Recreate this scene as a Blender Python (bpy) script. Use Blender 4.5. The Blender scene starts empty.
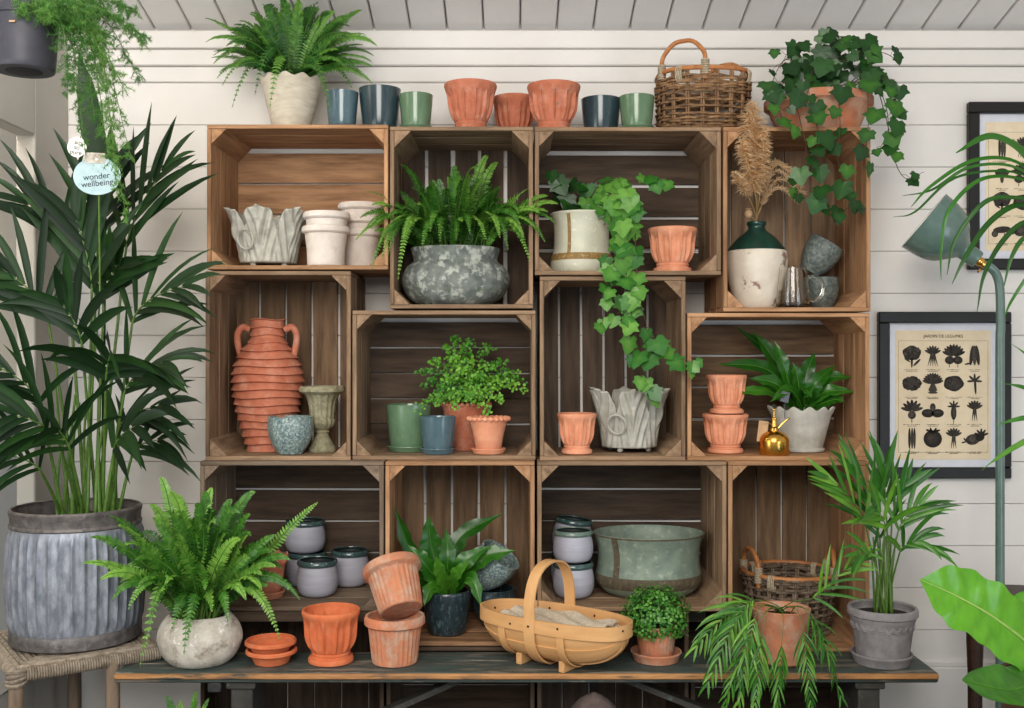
import bpy, math, random
from mathutils import Vector, Matrix, Quaternion
R_ = random.Random(7)
PI = math.pi
sc = bpy.context.scene
COL = sc.collection
F, CY, CZ = 1060.0, -2.9, 1.197          # focal length in pixels, camera y and height
V = Vector

def S(Y): return (Y - CY) / F              # metres per pixel at depth Y
def X(px, Y): return (px - 512) * S(Y)
def Z(py, Y): return CZ - (py - 354) * S(Y)
def P(px, py, Y): return V((X(px, Y), Y, Z(py, Y)))
def rnd(a, b): return R_.uniform(a, b)
def lin(c):
    def f(u):
        u /= 255.0
        return u / 12.92 if u <= .04045 else ((u + .055) / 1.055) ** 2.4
    return (f(c[0]), f(c[1]), f(c[2]), 1.0)

# ------------------------------------------------------------------ materials
def nmat(name):
    m = bpy.data.materials.new(name); m.use_nodes = True
    nt = m.node_tree; nt.nodes.clear()
    return m, nt, nt.nodes, nt.links
def node(nt, t, **kw):
    n = nt.nodes.new(t)
    for k, v in kw.items():
        if k == 'inp':
            for i, val in v.items(): n.inputs[i].default_value = val
        else: setattr(n, k, v)
    return n
def coords(nt, kind, stretch):
    L = nt.links
    if kind == 'gc':
        a = node(nt, 'ShaderNodeAttribute', attribute_name='gc'); src = a.outputs['Vector']
    else:
        tc = node(nt, 'ShaderNodeTexCoord'); oi = node(nt, 'ShaderNodeObjectInfo')
        mul = node(nt, 'ShaderNodeMath', operation='MULTIPLY', inp={1: 13.7}); L.new(oi.outputs['Random'], mul.inputs[0])
        ad = node(nt, 'ShaderNodeVectorMath', operation='ADD'); L.new(tc.outputs['Object'], ad.inputs[0]); L.new(mul.outputs[0], ad.inputs[1]); src = ad.outputs[0]
    mp = node(nt, 'ShaderNodeMapping'); mp.inputs['Scale'].default_value = stretch
    L.new(src, mp.inputs['Vector']); return mp.outputs[0]
def noise(nt, vec, scale, detail=4, rough=.55):
    n = node(nt, 'ShaderNodeTexNoise', inp={'Scale': scale, 'Detail': detail, 'Roughness': rough})
    nt.links.new(vec, n.inputs['Vector']); return n.outputs['Fac']
def ramp(nt, fac, lo, hi):
    r = node(nt, 'ShaderNodeMapRange', inp={'From Min': lo, 'From Max': hi}); r.clamp = True
    nt.links.new(fac, r.inputs['Value']); return r.outputs[0]
def mixc(nt, fac, a, b, mode='MIX'):
    m = node(nt, 'ShaderNodeMix', data_type='RGBA', blend_type=mode)
    for i, v in ((0, fac), (6, a), (7, b)):
        if isinstance(v, (tuple, float, int)): m.inputs[i].default_value = v
        else: nt.links.new(v, m.inputs[i])
    return m.outputs[2]
def pm(name, A, B, C=None, s1=8, lo=.35, hi=.65, s2=5, lo2=.55, hi2=.7, camt=1.0, rough=.7, metal=0, coat=0, bump=.0, bs=60,
       kind='obj', stretch=(1, 1, 1), tone=0.0, spec=.4, D=None, s3=20, lo3=.6, hi3=.7, ks=4.5):
    m, nt, N, L = nmat(name)
    if kind == 'obj': s1, s2, s3, bs = s1 * ks, s2 * ks, s3 * ks, bs * ks
    v = coords(nt, kind, stretch)
    col = mixc(nt, ramp(nt, noise(nt, v, s1), lo, hi), lin(A), lin(B))
    if C:
        mk = ramp(nt, noise(nt, v, s2, 6, .65), lo2, hi2)
        mm = node(nt, 'ShaderNodeMath', operation='MULTIPLY', inp={1: camt}); L.new(mk, mm.inputs[0])
        col = mixc(nt, mm.outputs[0], col, lin(C))
    if D:
        col = mixc(nt, ramp(nt, noise(nt, v, s3, 5, .6), lo3, hi3), col, lin(D))
    if tone:
        at = node(nt, 'ShaderNodeAttribute', attribute_name='tone')
        mr = node(nt, 'ShaderNodeMapRange', inp={'From Min': 0, 'From Max': 1, 'To Min': 1 - tone, 'To Max': 1 + tone}); L.new(at.outputs['Fac'], mr.inputs['Value'])
        cb = node(nt, 'ShaderNodeCombineXYZ')
        for i in range(3): L.new(mr.outputs[0], cb.inputs[i])
        col = mixc(nt, 1.0, col, cb.outputs[0], 'MULTIPLY')
    b = node(nt, 'ShaderNodeBsdfPrincipled', inp={'Roughness': rough, 'Metallic': metal, 'Coat Weight': coat, 'Coat Roughness': .08, 'Specular IOR Level': spec})
    L.new(col, b.inputs['Base Color'])
    if bump:
        bp = node(nt, 'ShaderNodeBump', inp={'Strength': bump, 'Distance': .004}); L.new(noise(nt, v, bs, 5), bp.inputs['Height']); L.new(bp.outputs[0], b.inputs['Normal'])
    o = node(nt, 'ShaderNodeOutputMaterial'); L.new(b.outputs[0], o.inputs[0])
    return m
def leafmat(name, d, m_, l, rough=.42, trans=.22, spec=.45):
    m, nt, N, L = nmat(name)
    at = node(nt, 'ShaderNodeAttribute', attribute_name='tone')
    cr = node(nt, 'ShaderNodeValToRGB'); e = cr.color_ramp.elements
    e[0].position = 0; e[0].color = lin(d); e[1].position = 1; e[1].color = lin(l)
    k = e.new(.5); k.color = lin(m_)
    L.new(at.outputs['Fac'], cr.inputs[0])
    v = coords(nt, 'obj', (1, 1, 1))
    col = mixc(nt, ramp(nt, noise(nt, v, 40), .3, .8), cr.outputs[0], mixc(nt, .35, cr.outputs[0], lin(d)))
    b = node(nt, 'ShaderNodeBsdfPrincipled', inp={'Roughness': rough, 'Specular IOR Level': spec}); L.new(col, b.inputs['Base Color'])
    t = node(nt, 'ShaderNodeBsdfTranslucent'); L.new(col, t.inputs['Color'])
    mx = node(nt, 'ShaderNodeMixShader', inp={0: trans}); L.new(b.outputs[0], mx.inputs[1]); L.new(t.outputs[0], mx.inputs[2])
    o = node(nt, 'ShaderNodeOutputMaterial'); L.new(mx.outputs[0], o.inputs[0])
    return m
def woodmat(name, a, b, c, tone=.3, rough=.75, d=(60, 42, 30)):
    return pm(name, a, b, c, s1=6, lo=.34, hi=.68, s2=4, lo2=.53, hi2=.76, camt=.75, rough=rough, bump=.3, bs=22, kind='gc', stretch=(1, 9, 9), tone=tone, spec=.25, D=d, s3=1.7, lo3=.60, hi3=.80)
M = {}
M['wall'] = pm('wall_paint', (226, 222, 217), (219, 215, 210), (208, 202, 195), ks=1, s1=3, s2=7, lo2=.6, hi2=.85, camt=.5, rough=.55, bump=.04, bs=30)
M['ceil'] = pm('ceiling_paint', (234, 232, 230), (226, 224, 222), None, ks=1, s1=3, rough=.6, bump=.04, bs=30)
M['floor'] = pm('floor_slab', (104, 96, 88), (88, 80, 72), None, ks=1, s1=4, rough=.8, bump=.1)
M['plaster'] = pm('plaster_shade_grey', (180, 176, 168), (170, 166, 158), None, ks=1, s1=3, rough=.7, bump=.05)  # plaster darkened: shade on the left wall is put into its colour
M['beige'] = pm('plaster_beige', (232, 220, 200), (226, 212, 190), None, ks=1, s1=3, rough=.7)
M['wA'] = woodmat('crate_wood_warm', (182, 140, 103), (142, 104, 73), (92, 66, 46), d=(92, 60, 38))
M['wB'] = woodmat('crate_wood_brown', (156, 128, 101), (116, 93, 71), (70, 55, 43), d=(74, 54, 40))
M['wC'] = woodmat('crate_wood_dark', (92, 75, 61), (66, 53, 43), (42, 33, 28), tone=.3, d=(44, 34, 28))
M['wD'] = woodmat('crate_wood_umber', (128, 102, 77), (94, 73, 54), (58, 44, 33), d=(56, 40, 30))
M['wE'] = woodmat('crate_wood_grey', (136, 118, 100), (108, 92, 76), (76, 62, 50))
M['bench'] = pm('bench_worn_paint', (70, 82, 78), (40, 50, 49), (140, 131, 117), s1=5, lo=.42, hi=.58, s2=5, lo2=.50, hi2=.62, camt=.75, rough=.6, bump=.4, bs=26, kind='gc', stretch=(1, 6, 6), tone=.1, D=(172, 162, 146), s3=3.2, lo3=.61, hi3=.68)
M['bench_edge'] = pm('bench_bare_edge', (188, 136, 84), (146, 102, 64), (58, 64, 58), s1=8, s2=3.2, lo2=.50, hi2=.58, rough=.65, bump=.25, bs=30, kind='gc', stretch=(1, 7, 7))
M['bench_leg'] = pm('bench_leg_paint', (62, 60, 54), (48, 46, 42), (90, 112, 108), s1=6, s2=5, lo2=.6, hi2=.75, rough=.7, bump=.2)
M['darkwood'] = pm('dark_wood', (62, 38, 26), (44, 26, 18), None, s1=9, rough=.5, kind='gc', stretch=(1, 8, 8), bump=.1)
M['terra'] = pm('terracotta', (192, 118, 90), (176, 100, 72), (206, 160, 138), s1=7, s2=6, lo2=.5, hi2=.72, camt=.6, rough=.85, bump=.12, bs=80, D=(138, 108, 92), s3=8, lo3=.62, hi3=.76)
M['terra_o'] = pm('terracotta_orange', (214, 118, 74), (200, 104, 62), (212, 154, 126), s1=7, s2=6, lo2=.55, hi2=.76, camt=.5, rough=.8, bump=.12, bs=80, D=(146, 110, 94), s3=9, lo3=.62, hi3=.74)
M['terra_p'] = pm('terracotta_pale_pink', (226, 156, 122), (212, 138, 102), (230, 182, 154), s1=7, s2=6, lo2=.5, hi2=.75, camt=.5, rough=.85, bump=.08, bs=80)
M['terra_w'] = pm('terracotta_weathered', (198, 128, 92), (176, 120, 94), (190, 168, 148), s1=6, s2=5, lo2=.46, hi2=.64, camt=.75, rough=.88, bump=.25, bs=60, D=(206, 114, 72), s3=4, lo3=.58, hi3=.72)
M['pale'] = pm('pale_clay', (222, 212, 202), (208, 197, 187), (190, 166, 150), s1=6, s2=5, lo2=.56, hi2=.75, camt=.5, rough=.88, bump=.08, bs=80)
M['cream'] = pm('cream_stone', (206, 198, 180), (188, 178, 160), (150, 142, 124), s1=6, s2=9, lo2=.55, hi2=.75, camt=.5, rough=.85, bump=.25, bs=70, stretch=(1, 1, 2.5))
M['greypot'] = pm('grey_clay', (148, 143, 145), (124, 120, 122), (182, 178, 178), s1=6, s2=8, lo2=.56, hi2=.75, camt=.6, rough=.88, bump=.15, bs=70)
M['grey_white'] = pm('whitewashed_clay', (196, 194, 184), (174, 172, 162), (140, 132, 118), s1=6, s2=10, lo2=.58, hi2=.75, camt=.5, rough=.8, bump=.15, bs=60)
M['soil'] = pm('potting_soil', (44, 32, 24), (28, 20, 15), None, s1=60, rough=.95, bump=1, bs=120)
def glaze(name, a, b, c, rough=.16): return pm(name, a, b, c, s1=7, s2=12, lo2=.58, hi2=.75, camt=.5, rough=rough, coat=.15, bump=.03, bs=15, stretch=(1, 1, .5), spec=.5)
M['g_blue'] = glaze('glaze_slate_blue', (82, 106, 114), (66, 90, 100), (104, 128, 134))
M['g_dark'] = glaze('glaze_dark_teal', (52, 70, 76), (40, 56, 62), (70, 92, 96))
M['g_green'] = glaze('glaze_sage_green', (100, 128, 98), (86, 114, 86), (122, 148, 116))
M['g_lav'] = pm('glaze_lavender_grey', (174, 173, 184), (162, 161, 173), (188, 186, 194), s1=5, s2=8, lo2=.55, hi2=.75, camt=.5, rough=.5, bump=.06, bs=40, stretch=(.3, .3, 3), spec=.35)
M['g_rim'] = pm('glaze_dark_green_rim', (66, 90, 88), (48, 70, 70), (100, 122, 118), s1=9, s2=14, lo2=.56, hi2=.7, rough=.22, coat=.3, spec=.5)
M['g_in'] = pm('glaze_inside_shaded', (30, 40, 40), (24, 32, 32), None, rough=.5)  # near black, so the shade inside the pots is painted in
M['g_sagerim'] = pm('glaze_sage_rim', (118, 138, 122), (92, 112, 104), (150, 160, 150), s1=9, s2=14, lo2=.56, hi2=.7, rough=.3, coat=.2)
M['g_teal'] = pm('glaze_speckled_teal', (122, 142, 140), (84, 108, 112), (192, 202, 192), s1=30, lo=.4, hi=.6, s2=36, lo2=.5, hi2=.6, camt=.7, rough=.35, bump=.3, bs=55, coat=.15)
M['g_swirl'] = pm('glaze_moss_grey', (104, 112, 106), (78, 88, 86), (140, 148, 140), s1=16, lo=.4, hi=.6, s2=24, lo2=.5, hi2=.62, camt=.6, rough=.45, bump=.5, bs=30)
M['g_tealdark'] = pm('glaze_streaked_dark_teal', (44, 60, 66), (28, 42, 48), (92, 112, 112), s1=20, s2=26, lo2=.54, hi2=.64, camt=.7, rough=.28, bump=.2, bs=45, coat=.3, stretch=(1, 1, .4))
M['lead'] = pm('weathered_lead', (182, 180, 168), (156, 154, 144), (204, 200, 186), s1=6, s2=8, lo2=.5, hi2=.7, camt=.6, rough=.6, metal=.05, bump=.1, bs=50, D=(110, 110, 104), s3=6, lo3=.6, hi3=.76)
M['stone'] = pm('lichened_stone', (124, 130, 124), (92, 99, 96), (178, 182, 172), s1=10, s2=12, lo2=.5, hi2=.62, rough=.85, bump=.7, bs=30, D=(86, 104, 78), s3=8, lo3=.6, hi3=.74, ks=3)
M['urn'] = pm('mossy_urn_stone', (158, 152, 124), (126, 122, 96), (184, 178, 150), s1=12, s2=14, lo2=.54, hi2=.7, rough=.9, bump=.3, bs=60, D=(104, 108, 74), s3=8, lo3=.58, hi3=.75)
M['moss'] = pm('chalky_stone', (206, 200, 188), (176, 168, 154), (116, 100, 82), s1=8, s2=6, lo2=.52, hi2=.66, camt=.85, rough=.9, bump=.5, bs=35, D=(226, 222, 214), s3=12, lo3=.58, hi3=.68)
M['basin'] = pm('verdigris_metal', (128, 142, 126), (110, 124, 112), (164, 172, 152), s1=7, s2=12, lo2=.54, hi2=.7, camt=.7, rough=.5, metal=.15, bump=.15, bs=30)
M['basin_d'] = pm('rusty_band', (94, 82, 62), (74, 66, 52), (120, 112, 92), s1=14, s2=20, rough=.7, bump=.3)
M['jar_c'] = pm('chalky_cream_glaze', (222, 212, 196), (208, 196, 178), (124, 84, 66), s1=5, s2=4.5, lo2=.60, hi2=.66, camt=.85, rough=.6, bump=.15, bs=40)
M['cream_g'] = pm('pale_sage_cream_glaze', (206, 204, 182), (192, 192, 172), (224, 222, 206), s1=6, s2=12, lo2=.56, hi2=.7, rough=.45, bump=.12, bs=40)
M['tan'] = pm('tan_band', (150, 118, 66), (128, 100, 58), (190, 172, 126), s1=16, s2=24, rough=.6, bump=.3)
M['jar_g'] = glaze('glaze_bottle_green', (28, 66, 54), (20, 48, 42), (52, 88, 74), .3)
M['galv'] = pm('galvanised_steel', (148, 153, 163), (112, 117, 127), (176, 180, 190), s1=14, s2=10, lo2=.5, hi2=.66, camt=.6, rough=.5, metal=.4, bump=.06, bs=40, stretch=(1, 1, .4))
M['galv_d'] = pm('rusty_steel_rim', (116, 110, 106), (86, 82, 82), (138, 134, 134), s1=10, s2=12, rough=.55, metal=.4, bump=.2)
M['wicker'] = pm('wicker_brown', (152, 116, 80), (112, 82, 54), (84, 62, 44), s1=12, s2=9, lo2=.52, hi2=.7, rough=.7, bump=.2, tone=.35)
M['wicker_g'] = pm('wicker_grey', (134, 116, 98), (96, 82, 68), (66, 52, 42), s1=12, s2=9, lo2=.52, hi2=.7, rough=.75, bump=.2, tone=.35)
M['cane'] = pm('cane_honey', (188, 126, 74), (164, 102, 56), (130, 82, 46), s1=9, s2=12, rough=.5, bump=.1)
M['bind'] = pm('cane_binding', (184, 170, 146), (160, 144, 120), None, s1=30, rough=.8, bump=.3)
M['ash'] = pm('ash_wood', (216, 168, 114), (200, 150, 96), (180, 128, 78), s1=5, s2=4, lo2=.58, hi2=.75, camt=.6, rough=.55, kind='gc', stretch=(1, 7, 7), bump=.08, bs=30, tone=.14)
M['nail'] = pm('rust_nail', (70, 46, 32), (54, 36, 26), None, rough=.5, metal=.5)
M['hess'] = pm('hessian', (222, 208, 186), (196, 180, 156), (232, 222, 204), ks=2, s1=60, s2=90, rough=.95, bump=.5, bs=220)
M['rush'] = pm('rush_grey', (150, 138, 122), (116, 104, 90), (96, 82, 68), s1=14, s2=10, rough=.85, bump=.3, bs=60, tone=.25)
M['black'] = pm('black_frame', (20, 18, 17), (15, 13, 13), None, s1=10, rough=.45)
M['mat'] = pm('mount_board', (214, 216, 224), (208, 210, 218), None, rough=.8)
M['paper'] = pm('aged_paper', (226, 210, 182), (219, 201, 170), (210, 186, 148), s1=6, s2=4, lo2=.55, hi2=.8, camt=.4, rough=.85)
M['ink'] = pm('print_ink', (70, 64, 58), (50, 46, 42), None, ks=1, s1=220, lo=.4, hi=.6, rough=.9, tone=.85)
M['lamp'] = pm('lamp_enamel_green', (92, 116, 108), (84, 108, 100), None, rough=.25, coat=.3, spec=.5)
M['lamp_in'] = pm('lamp_white_enamel', (210, 210, 200), (204, 204, 194), None, rough=.4)
M['brass'] = pm('brass', (224, 176, 88), (206, 156, 70), None, s1=4, rough=.22, metal=1)
M['kraft'] = pm('kraft_card', (196, 160, 122), (184, 148, 110), None, rough=.9)
M['slate'] = pm('slate_tag', (96, 98, 106), (88, 90, 98), None, rough=.7)
M['plastic'] = pm('dark_grey_plastic', (66, 66, 74), (58, 58, 66), None, rough=.5)
M['hole'] = pm('drain_recess', (32, 32, 36), (28, 28, 30), None, rough=.8)
M['jarpink'] = pm('rough_stoneware', (108, 92, 86), (86, 74, 69), None, rough=.9, bump=.4)
M['tagw'] = pm('label_white', (232, 230, 222), (226, 224, 214), None, rough=.5)
M['tagb'] = pm('label_pale_blue', (172, 196, 200), (160, 186, 192), (120, 140, 130), s1=12, s2=14, lo2=.6, hi2=.7, camt=.6, rough=.5)
M['txt'] = pm('label_text', (36, 52, 58), (34, 48, 54), None, rough=.7)
M['wire'] = pm('galvanised_wire', (90, 90, 92), (70, 70, 72), None, rough=.4, metal=.8)
M['pampas'] = leafmat('dried_grass', (214, 180, 136), (238, 210, 170), (250, 234, 206), rough=.9, trans=.55, spec=.1)
M['straw'] = pm('dry_stalk', (196, 164, 112), (176, 142, 92), None, s1=30, rough=.9)
M['browntub'] = pm('brown_clay', (112, 78, 62), (96, 66, 52), None, rough=.8, bump=.1)
def glassmat():
    m, nt, N, L = nmat('clear_glass')
    b = node(nt, 'ShaderNodeBsdfPrincipled', inp={'Base Color': (1, .97, .9, 1), 'Roughness': .02, 'Transmission Weight': 1.0, 'IOR': 1.45})
    o = node(nt, 'ShaderNodeOutputMaterial'); L.new(b.outputs[0], o.inputs[0]); return m
M['glass'] = glassmat()
M['fern'] = leafmat('fern_green', (20, 56, 14), (64, 124, 36), (144, 194, 80))
M['fern_d'] = leafmat('fern_deep_green', (16, 48, 14), (48, 104, 32), (112, 166, 62))
M['kentia'] = leafmat('kentia_green', (8, 26, 10), (26, 58, 22), (62, 106, 42), rough=.48, spec=.3)
M['palm'] = leafmat('parlour_palm_green', (22, 62, 16), (60, 124, 34), (138, 190, 66), rough=.34)
M['nest'] = leafmat('nest_fern_green', (16, 52, 12), (44, 104, 24), (100, 160, 48), rough=.28)
M['nest_l'] = leafmat('nest_fern_lime', (60, 128, 24), (112, 184, 44), (206, 224, 140), rough=.25, trans=.3)
M['ivy'] = leafmat('ivy_green', (20, 62, 20), (58, 124, 42), (134, 190, 80), rough=.35)
M['ivy_d'] = leafmat('ivy_dark_green', (14, 46, 16), (38, 90, 28), (96, 156, 50), rough=.38)
M['maiden'] = leafmat('maidenhair_green', (34, 90, 16), (80, 150, 34), (146, 204, 66), rough=.5)
M['asp'] = leafmat('asparagus_fern_green', (40, 88, 30), (74, 132, 52), (128, 176, 80), rough=.6)
M['baby'] = leafmat('tiny_leaf_green', (24, 76, 22), (62, 128, 42), (124, 182, 78), rough=.45)
M['stem_g'] = pm('green_stem', (92, 124, 52), (72, 104, 42), None, s1=20, rough=.45)
M['stem_b'] = pm('brown_stem', (84, 62, 40), (64, 46, 32), None, s1=20, rough=.7)

# ------------------------------------------------------------------ mesh builder
ORG = {}
class MB:
    def __init__(s): s.v = []; s.f = []; s.t = []; s.g = []; s.m = []; s.mi = 0; s.tone = .5; s.go = V((0, 0, 0))
    def vert(s, p, tone=None, g=None):
        s.v.append((p[0], p[1], p[2])); s.t.append(s.tone if tone is None else tone)
        s.g.append(tuple(g) if g is not None else (p[0], p[1], p[2])); return len(s.v) - 1
    def face(s, ids): s.f.append(tuple(ids)); s.m.append(s.mi)
    def box(s, c, size, b=.0015, rot=None, tone=None):
        hx = [size[0] / 2, size[1] / 2, size[2] / 2]; b = min(b, min(hx) * .6)
        ax = max(range(3), key=lambda i: hx[i]); off = V((rnd(0, 50), rnd(0, 50), rnd(0, 50)))
        idx = {}
        for sx in (-1, 1):
            for sy in (-1, 1):
                for sz in (-1, 1):
                    sg = (sx, sy, sz)
                    for a in range(3):
                        p = V([sg[i] * (hx[i] if i == a else hx[i] - b) for i in range(3)])
                        q = p.copy()
                        g = V((q[ax], q[(ax + 1) % 3], q[(ax + 2) % 3])) + off
                        if rot is not None: p = rot @ p
                        idx[sg, a] = s.vert(V(c) + p, tone, g)
        def sg(a, va, b_, vb, c_, vc):
            r = [0, 0, 0]; r[a] = va; r[b_] = vb; r[c_] = vc; return tuple(r)
        for a in range(3):
            b_, c_ = (a + 1) % 3, (a + 2) % 3
            for t in (-1, 1):
                q = [idx[sg(a, t, b_, u, c_, w), a] for u, w in ((-1, -1), (1, -1), (1, 1), (-1, 1))]
                s.face(q if t > 0 else q[::-1])
            for u in (-1, 1):
                for w in (-1, 1):
                    q = [idx[sg(a, -1, b_, u, c_, w), b_], idx[sg(a, 1, b_, u, c_, w), b_], idx[sg(a, 1, b_, u, c_, w), c_], idx[sg(a, -1, b_, u, c_, w), c_]]
                    s.face(q)
        for k in [(x, y, z) for x in (-1, 1) for y in (-1, 1) for z in (-1, 1)]:
            s.face([idx[k, 0], idx[k, 1], idx[k, 2]])
    def prism(s, poly, y0, y1, tone=None, axis='y'):
        off = V((rnd(0, 50), rnd(0, 50), rnd(0, 50)))
        a = [s.vert((p[0], y0, p[1]) if axis == 'y' else (p[0], p[1], y0), tone, V((y0, p[0], p[1])) + off) for p in poly]
        b = [s.vert((p[0], y1, p[1]) if axis == 'y' else (p[0], p[1], y1), tone, V((y1, p[0], p[1])) + off) for p in poly]
        n = len(poly); s.face(a[::-1]); s.face(b)
        for i in range(n): s.face([a[i], a[(i + 1) % n], b[(i + 1) % n], b[i]])
    def lathe(s, prof, c=(0, 0, 0), seg=48, mod=None, ysc=1.0, mat=None, mats=None, tone=None):
        c = V(c); rows = []
        for i, (r, z) in enumerate(prof):
            if r < 1e-5:
                p = V((0, 0, z)); p = (mat @ p if mat else p) + c; rows.append([s.vert(p, tone)])
            else:
                row = []
                for k in range(seg):
                    th = 2 * PI * k / seg; rr, zz = mod(th, r, z, i) if mod else (r, z)
                    p = V((rr * math.sin(th), -rr * math.cos(th) * ysc, zz)); p = (mat @ p if mat else p) + c
                    row.append(s.vert(p, tone))
                rows.append(row)
        for i in range(len(rows) - 1):
            a, b = rows[i], rows[i + 1]
            if mats: s.mi = mats(i, prof[i], prof[i + 1])
            if len(a) == 1 and len(b) == 1: continue
            for k in range(seg):
                k2 = (k + 1) % seg
                if len(a) == 1: s.face([a[0], b[k2], b[k]])
                elif len(b) == 1: s.face([a[k], a[k2], b[0]])
                else: s.face([a[k], a[k2], b[k2], b[k]])
        s.mi = 0
    def tube(s, pts, r, seg=6, closed=False, tone=None, caps=True):
        n = len(pts); pts = [V(p) for p in pts]; rs = r if isinstance(r, (list, tuple)) else [r] * n
        rows = []; up = None; acc = 0; off = rnd(0, 40)
        for i in range(n):
            if closed: T = pts[(i + 1) % n] - pts[i - 1]
            else: T = pts[min(i + 1, n - 1)] - pts[max(i - 1, 0)]
            T = T.normalized() if T.length > 1e-9 else V((0, 0, 1))
            if up is None:
                up = V((0, 0, 1)) if abs(T.z) < .8 else V((1, 0, 0))
            up = (up - T * up.dot(T)); up = up.normalized() if up.length > 1e-6 else T.orthogonal().normalized()
            sd = T.cross(up)
            if i: acc += (pts[i] - pts[i - 1]).length
            rows.append([s.vert(pts[i] + (up * math.cos(2 * PI * k / seg) + sd * math.sin(2 * PI * k / seg)) * rs[i], tone, (acc + off, rs[i] * math.cos(2 * PI * k / seg), rs[i] * math.sin(2 * PI * k / seg))) for k in range(seg)])
        m = n if closed else n - 1
        for i in range(m):
            a, b = rows[i], rows[(i + 1) % n]
            for k in range(seg): s.face([a[k], a[(k + 1) % seg], b[(k + 1) % seg], b[k]])
        if caps and not closed: s.face(rows[0][::-1]); s.face(rows[-1])
    def ball(s, c, r, seg=10, rings=6, sc_=(1, 1, 1), tone=None):
        prof = [(0, -1)] + [(math.sin(PI * i / rings), -math.cos(PI * i / rings)) for i in range(1, rings)] + [(0, 1)]
        s.lathe(prof, c, seg, mat=Matrix.Diagonal(V((r * sc_[0], r * sc_[1], r * sc_[2]))), tone=tone)
    def strip(s, pts, side, width, th, tone=None):            # a thin band with real thickness: pts, side vectors, width, thickness
        n = len(pts); rows = []; off = rnd(0, 40); acc = 0
        for i in range(n):
            T = (V(pts[min(i + 1, n - 1)]) - V(pts[max(i - 1, 0)])).normalized(); sd = V(side[i] if isinstance(side, list) else side).normalized()
            N = T.cross(sd).normalized(); w = width[i] if isinstance(width, list) else width
            if i: acc += (V(pts[i]) - V(pts[i - 1])).length
            p = V(pts[i])
            rows.append([s.vert(p + sd * a * w / 2 + N * b * th / 2, tone, (acc + off, a * w / 2 + off, b * th)) for a, b in ((-1, -1), (1, -1), (1, 1), (-1, 1))])
        for i in range(n - 1):
            a, b = rows[i], rows[i + 1]
            for k in range(4): s.face([a[k], a[(k + 1) % 4], b[(k + 1) % 4], b[k]])
        s.face(rows[0][::-1]); s.face(rows[-1])
    def build(s, name, mats, parent=None, origin=None, smooth=True, ang=38, recalc=True):
        o0 = V(origin) if origin is not None else (ORG[parent.name] if parent is not None else V((0, 0, 0)))
        me = bpy.data.meshes.new(name)
        me.from_pydata([(p[0] - o0.x, p[1] - o0.y, p[2] - o0.z) for p in s.v], [], s.f)
        a = me.attributes.new('tone', 'FLOAT', 'POINT'); a.data.foreach_set('value', s.t)
        a = me.attributes.new('gc', 'FLOAT_VECTOR', 'POINT'); a.data.foreach_set('vector', [c for g in s.g for c in g])
        for m in (mats if isinstance(mats, (list, tuple)) else [mats]): me.materials.append(M[m] if isinstance(m, str) else m)
        me.polygons.foreach_set('material_index', s.m)
        me.update()
        if recalc:
            import bmesh
            bm = bmesh.new(); bm.from_mesh(me); bmesh.ops.recalc_face_normals(bm, faces=bm.faces); bm.to_mesh(me); bm.free()
        if smooth:
            me.polygons.foreach_set('use_smooth', [True] * len(me.polygons))
            if ang < 180: me.set_sharp_from_angle(angle=math.radians(ang))
        ob = bpy.data.objects.new(name, me); COL.objects.link(ob)
        if parent is not None: ob.parent = parent
        else: ob.location = o0
        ORG[ob.name] = o0
        return ob
def tag(o, label=None, cat=None, group=None, kind=None):
    if label: o['label'] = label
    if cat: o['category'] = cat
    if group: o['group'] = group
    if kind: o['kind'] = kind
    return o
def thing(name, label, cat, loc, group=None):
    o = bpy.data.objects.new(name, None); COL.objects.link(o); o.location = loc; o.empty_display_size = .05
    ORG[o.name] = V(loc); return tag(o, label, cat, group)
def dup(root, loc, label, group=None):
    r = root.copy(); COL.objects.link(r); r.location = loc; r['label'] = label
    if group: r['group'] = group
    ORG[r.name] = V(loc)
    for ch in [c for c in root.children]:
        c = ch.copy(); COL.objects.link(c); c.parent = r
        for g in [g for g in ch.children]:
            d = g.copy(); COL.objects.link(d); d.parent = c
    return r
def catmull(pts, n):
    out = []; p = [V(q) for q in pts]; p = [p[0] * 2 - p[1]] + p + [p[-1] * 2 - p[-2]]
    for i in range(1, len(p) - 2):
        for k in range(n):
            t = k / n; a, b, c, d = p[i - 1], p[i], p[i + 1], p[i + 2]
            out.append(.5 * ((2 * b) + (c - a) * t + (2 * a - 5 * b + 4 * c - d) * t * t + (3 * b - a - 3 * c + d) * t ** 3))
    out.append(p[-2]); return out
def smoothprof(pts, n=5): return [(max(q[0], 0), max(q[1], pts[0][1])) for q in catmull([V((a, b)) for a, b in pts], n)]
def shell(outer, th, floor=None):
    H = outer[-1][1]; fl = floor if floor is not None else th * 1.2
    inner = [(max(r - th, .003), z) for r, z in outer[::-1] if z > fl + th * .5 and z < H - th * .3]
    rt = outer[-1][0]
    return [(0, outer[0][1])] + outer + [(rt - th * .15, H + th * .22), (rt - th * .5, H + th * .32), (rt - th * .85, H + th * .2), (rt - th, H - th * .2)] + inner + [((inner[-1][0] if inner else rt - th) * .96, fl), (0, fl)]
def bez(p0, p1, p2, p3, n):
    out = []
    for i in range(n + 1):
        t = i / n; u = 1 - t
        out.append(p0 * u ** 3 + p1 * 3 * u * u * t + p2 * 3 * u * t * t + p3 * t ** 3)
    return out

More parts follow.
